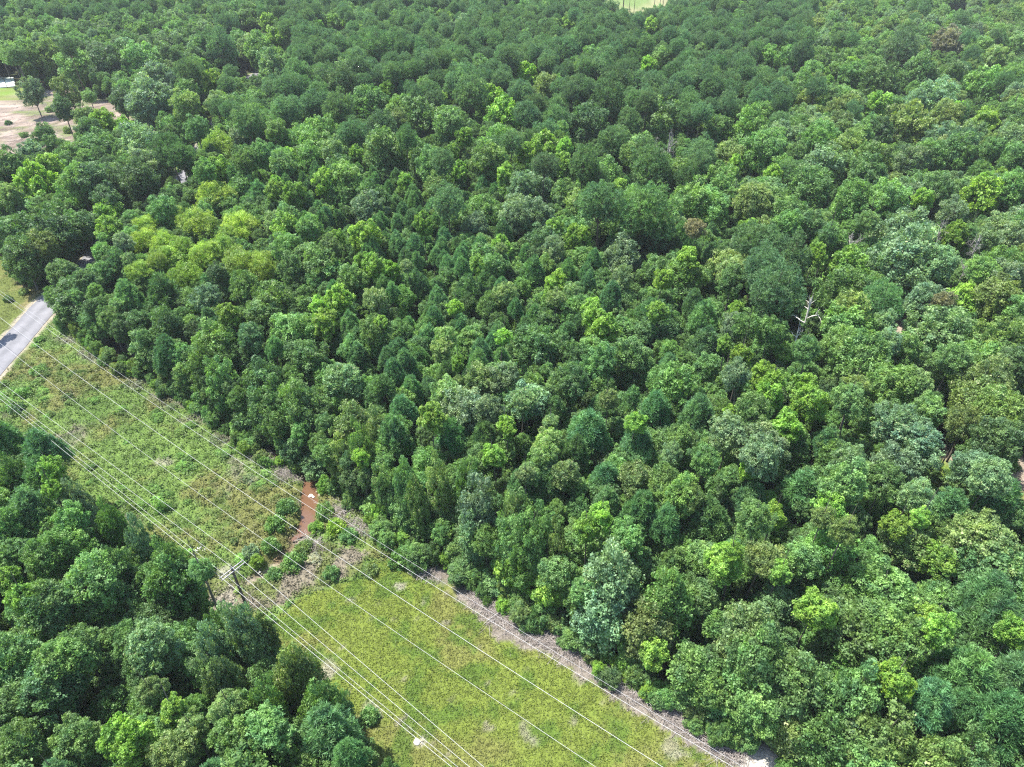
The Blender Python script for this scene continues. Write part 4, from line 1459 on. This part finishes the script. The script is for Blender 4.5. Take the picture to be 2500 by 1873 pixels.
# litter of branches on the cleared slope
mb = MB()
q5 = scatter(4200, [p for p in CLEARED])
for x, y in q5:
    if x < -190:
        continue
    L_ = rg.uniform(.5, 2.2)
    a = rg.uniform(0, 6.28)
    d = np.array([math.cos(a), math.sin(a), rg.normal() * .1])
    p = np.array([x, y, .12])
    mb.tube([p - d * L_ / 2, p + d * L_ / 2], [.05, .03], 3)
tag(put('felling_debris', mb.mesh('felling_debris', M_STICK, False)), 'broken branches littering the bare cleared slope', 'debris', kind='stuff')

# a long bare branch lying over the biggest brush tangle
mb = MB()
a, b = un(1190, 1515, .35), un(1238, 1485, .5)
mb.tube([a, (a + b) / 2 + np.array([0, 0, .15]), b], [.05, .04, .02], 5)
a2 = a * .5 + b * .5
mb.tube([a2, a2 + np.array([.7, .8, .3])], [.03, .01], 4)
mb.tube([a, a + np.array([-.5, -.5, -.1])], [.04, .015], 4)
tag(put('fallen_branch', mb.mesh('fallen_branch', M_DEAD)), 'long white fallen branch lying over the large brush tangle', 'branch')
a, b = un(985, 1140 + 0, 7.0), un(1000, 1075, 9.0)


def stone(px, py, r, label, z=0.05):
    p = un(px, py)
    n1, n2 = 7, 10
    V, Fq = [], []
    for i in range(n1):
        th = math.pi * i / (n1 - 1)
        for j in range(n2):
            ph = 2 * math.pi * j / n2
            k = r * (1 + rg.uniform(-.14, .14))
            V.append((k * math.sin(th) * math.cos(ph) * 1.25, k * math.sin(th) * math.sin(ph), k * math.cos(th) * .6))
    for i in range(n1 - 1):
        for j in range(n2):
            Fq.append((i * n2 + j, (i + 1) * n2 + j, (i + 1) * n2 + (j + 1) % n2, i * n2 + (j + 1) % n2))
    me = raw_mesh('stone', np.array(V), np.array(Fq), 4, M_STONE)
    zz = float(zfun(np.array(p[0]), np.array(p[1])))
    tag(put('stone', me, loc=(p[0], p[1], max(zz, -.62) + z), rot=(0, 0, rg.uniform(0, 6))), label, 'stone', 'pale stones')


stone(485, 1341, .34, 'white stone in the weeds left of the pole, the larger one')
stone(498, 1344, .22, 'small white stone touching the larger one in the weeds')
stone(757, 1203, .26, 'white stone in the brown creek water')
stone(763, 1206, .18, 'small white stone at the creek water, right one')
stone(630, 1390, .16, 'small white stone in the dark pool at the creek mouth')
stone(706, 1287, .24, 'pale stone on the creek bank at the narrows')
stone(1018, 1813, .3, 'pale stone in the mown grass near the double wires')

# ------------------------------------------------------------------ pale slab far left with its fence post
sp = [un(*p, 0.0) for p in [(-140, 196), (33, 190), (38, 212), (-140, 226)]]
me = bpy.data.meshes.new('concrete_slab')
vs = [tuple(p[:2]) + (.02,) for p in sp] + [tuple(p[:2]) + (.3,) for p in sp]
me.from_pydata(vs, [], [(4, 5, 6, 7), (0, 1, 5, 4), (1, 2, 6, 5), (2, 3, 7, 6), (3, 0, 4, 7), (3, 2, 1, 0)])
me.materials.append(simple('pale_concrete', (.66, .72, .62), (.5, .56, .48), .4))
tag(put('concrete_slab', me), 'pale greenish flat slab at the left picture edge beside the yellow lawn', 'slab')
p = un(18, 214)
mb = MB()
mb.tube([(0, 0, 0), (0, 0, 3.4)], [.12, .1], 6)
tag(put('post', mb.mesh('post', M_POLE), loc=(p[0], p[1], 0)), 'thin dark post standing at the edge of the pale slab', 'post')

# ------------------------------------------------------------------ utility pole and wires
PZ = 11.5
ptop = un(567, 1391, PZ)
PX, PY = ptop[0], ptop[1]
pole = put('utility_pole', None, loc=(PX, PY, 0))
tag(pole, 'brown timber utility pole with a pale double crossarm beside the left wood', 'utility pole')
mb = MB()
mb.tube([(0, 0, -.3), (0, 0, 4), (0, 0, PZ + .25)], [.19, .16, .115], 10)
put('shaft', mb.mesh('shaft', M_POLE), pole)
mb = MB()
mb.tube([(0, 0, PZ + .25), (0, 0, PZ + .32)], [.12, .06], 10)
put('pole_cap', mb.mesh('pole_cap', M_CAP), pole)
un3, nl3 = np.array([U[0], U[1], 0]), np.array([NL[0], NL[1], 0])
AX = np.stack([nl3, un3, np.array([0, 0, 1.0])])
ARM = 2.7
for sg in (-1, 1):
    mb = MB()
    mb.box(un3 * .19 * sg + np.array([0, 0, PZ - .1]), (ARM, .075, .1), AX)
    put('crossarm', mb.mesh('crossarm', M_ARM, False), pole)
for sg in (-1, 1):
    mb = MB()
    mb.tube([nl3 * sg * .85 + un3 * .19 + np.array([0, 0, PZ - .15]), un3 * .12 + np.array([0, 0, PZ - 1.0])], [.025, .025], 4)
    put('brace', mb.mesh('brace', M_CAP), pole)
INSP = {'left': nl3 * (ARM / 2 - .1) + np.array([0, 0, PZ + .18]), 'centre': np.array([0, 0, PZ + .5]), 'right': -nl3 * (ARM / 2 - .1) + np.array([0, 0, PZ + .18])}
for kx, v in INSP.items():
    mb = MB()
    mb.tube([v + np.array([0, 0, -.22]), v + np.array([0, 0, -.12]), v + np.array([0, 0, -.06]), v], [.03, .07, .05, .03], 8)
    put('insulator', mb.mesh('insulator', M_INS), pole)


def plane_wire(name, pix, z0, label, rad, m, ext=(40, 30), group='overhead wires'):
    """pix: pixels along the wire; its vertical plane runs through the first and last at height z0, the heights between follow"""
    A, B = un(*pix[0], z0), un(*pix[-1], z0)
    d = (B - A)[:2]
    Ln = np.linalg.norm(d)
    d /= Ln
    nn = np.array([-d[1], d[0]])
    S_, Z_ = [], []
    for q in pix:
        cx, cy = q[0] - 1250.0, q[1] - 936.5
        ray = np.array([cx, FPX * CT - cy * ST, -FPX * ST - cy * CT])
        k = np.dot(A[:2], nn) / np.dot(ray[:2], nn)
        P = np.array([0, 0, CAM_H]) + ray * k
        S_.append(np.dot(P[:2] - A[:2], d))
        Z_.append(P[2])
    cf = np.polyfit(S_, Z_, 2)
    cf[0] = np.clip(cf[0], .0002, .002)
    S_, Z_ = np.array(S_), np.array(Z_)
    lin_ = np.polyfit(S_, Z_ - cf[0] * S_ ** 2, 1)
    ss_ = np.linspace(-ext[0], Ln + ext[1], 60)
    P = [(A[0] + d[0] * s, A[1] + d[1] * s, max(cf[0] * s * s + lin_[0] * s + lin_[1], 5.0)) for s in ss_]
    mb = MB()
    mb.tube(P, [rad] * len(P), 5)
    tag(put(name, mb.mesh(name, m)), label, 'wire', group)


plane_wire('wire', [(0, 718), (358, 973), (700, 1204), (1053, 1425), (1790, 1873)], 10, 'white wire nearest the far wood edge of the clearing', .015, M_WIRE)
plane_wire('wire', [(0, 776), (272, 975), (700, 1277), (925, 1425), (1619, 1873)], 10, 'white wire over mid clearing, second of the far three', .017, M_WIRE)
plane_wire('wire', [(19, 852), (174, 975), (700, 1356), (794, 1425), (1454, 1873)], 10, 'white wire over mid clearing, nearest the pole of the far three', .013, M_WIRE)
plane_wire('wire', [(122, 795), (638, 1144), (777, 1226), (948, 1337), (1075, 1413), (1382, 1613), (1696, 1800)], 7.5, 'faint grey low wire running along the brush strip', .010, M_WIRE2)


def span(name, start, pix_end, label, rad, m, z_end, sag, ext=1.5):
    """from the pole to where the wire leaves the picture, then on in the same line"""
    A = np.array([PX, PY, 0]) + start
    B = un(*pix_end, z_end)
    V_ = B - A
    P = [A + V_ * t + np.array([0, 0, -sag * 4 * t * (ext - t) / ext ** 2]) for t in np.linspace(0, ext, 40)]
    mb = MB()
    mb.tube(P, [rad] * len(P), 5)
    tag(put(name, mb.mesh(name, m)), label, 'wire', 'wires of the timber pole')


for kx, e1, e2, rd, nm1 in (('right', (0, 930), (1186, 1873), .0135, 'over the arm end toward the clearing'), ('centre', (0, 954), (1151, 1873), .0135, 'over the pole top'), ('left', (0, 972), (1107, 1873), .015, 'over the arm end toward the left wood')):
    span('wire', INSP[kx], e1, f'pole wire {nm1}, running up to the road', rd, M_WIRE, 11.5, .25)
    span('wire', INSP[kx], e2, f'pole wire {nm1}, running down to the bottom edge', rd, M_WIRE, 11.5, .25, 2.2)
neu = np.array([0, 0, PZ - 1.9]) + nl3 * .2
span('wire', neu, (0, 962), 'lower neutral wire fixed below the crossarm, running up to the road', .012, M_WIRE2, 10.0, .2)
span('wire', neu, (1121, 1873), 'lower neutral wire fixed below the crossarm, running down to the bottom edge', .012, M_WIRE2, 9.8, .2, 2.2)
print('objects', len(bpy.data.objects), 'tris', sum(sum(len(p.vertices) - 2 for p in me.polygons) if len(me.polygons) < 10 else len(me.polygons) * 2 for me in bpy.data.meshes))

# ------------------------------------------------------------------ thin summer haze
hz = bpy.data.meshes.new('haze')
x0, x1, y0, y1, z0, z1 = -2800, 2800, -2300, 3100, -3, 72
hz.from_pydata([(x, y, z) for z in (z0, z1) for x, y in ((x0, y0), (x1, y0), (x1, y1), (x0, y1))], [], [(3, 2, 1, 0), (4, 5, 6, 7), (0, 1, 5, 4), (1, 2, 6, 5), (2, 3, 7, 6), (3, 0, 4, 7)])
m, N, L, out = mat('haze_air')
pv = N.new('ShaderNodeVolumePrincipled')
pv.inputs['Color'].default_value = (.9, .95, 1, 1)
pv.inputs['Density'].default_value = .00012
L.new(pv.outputs[0], out.inputs['Volume'])
hz.materials.append(m)
tag(put('haze', hz), kind='stuff')
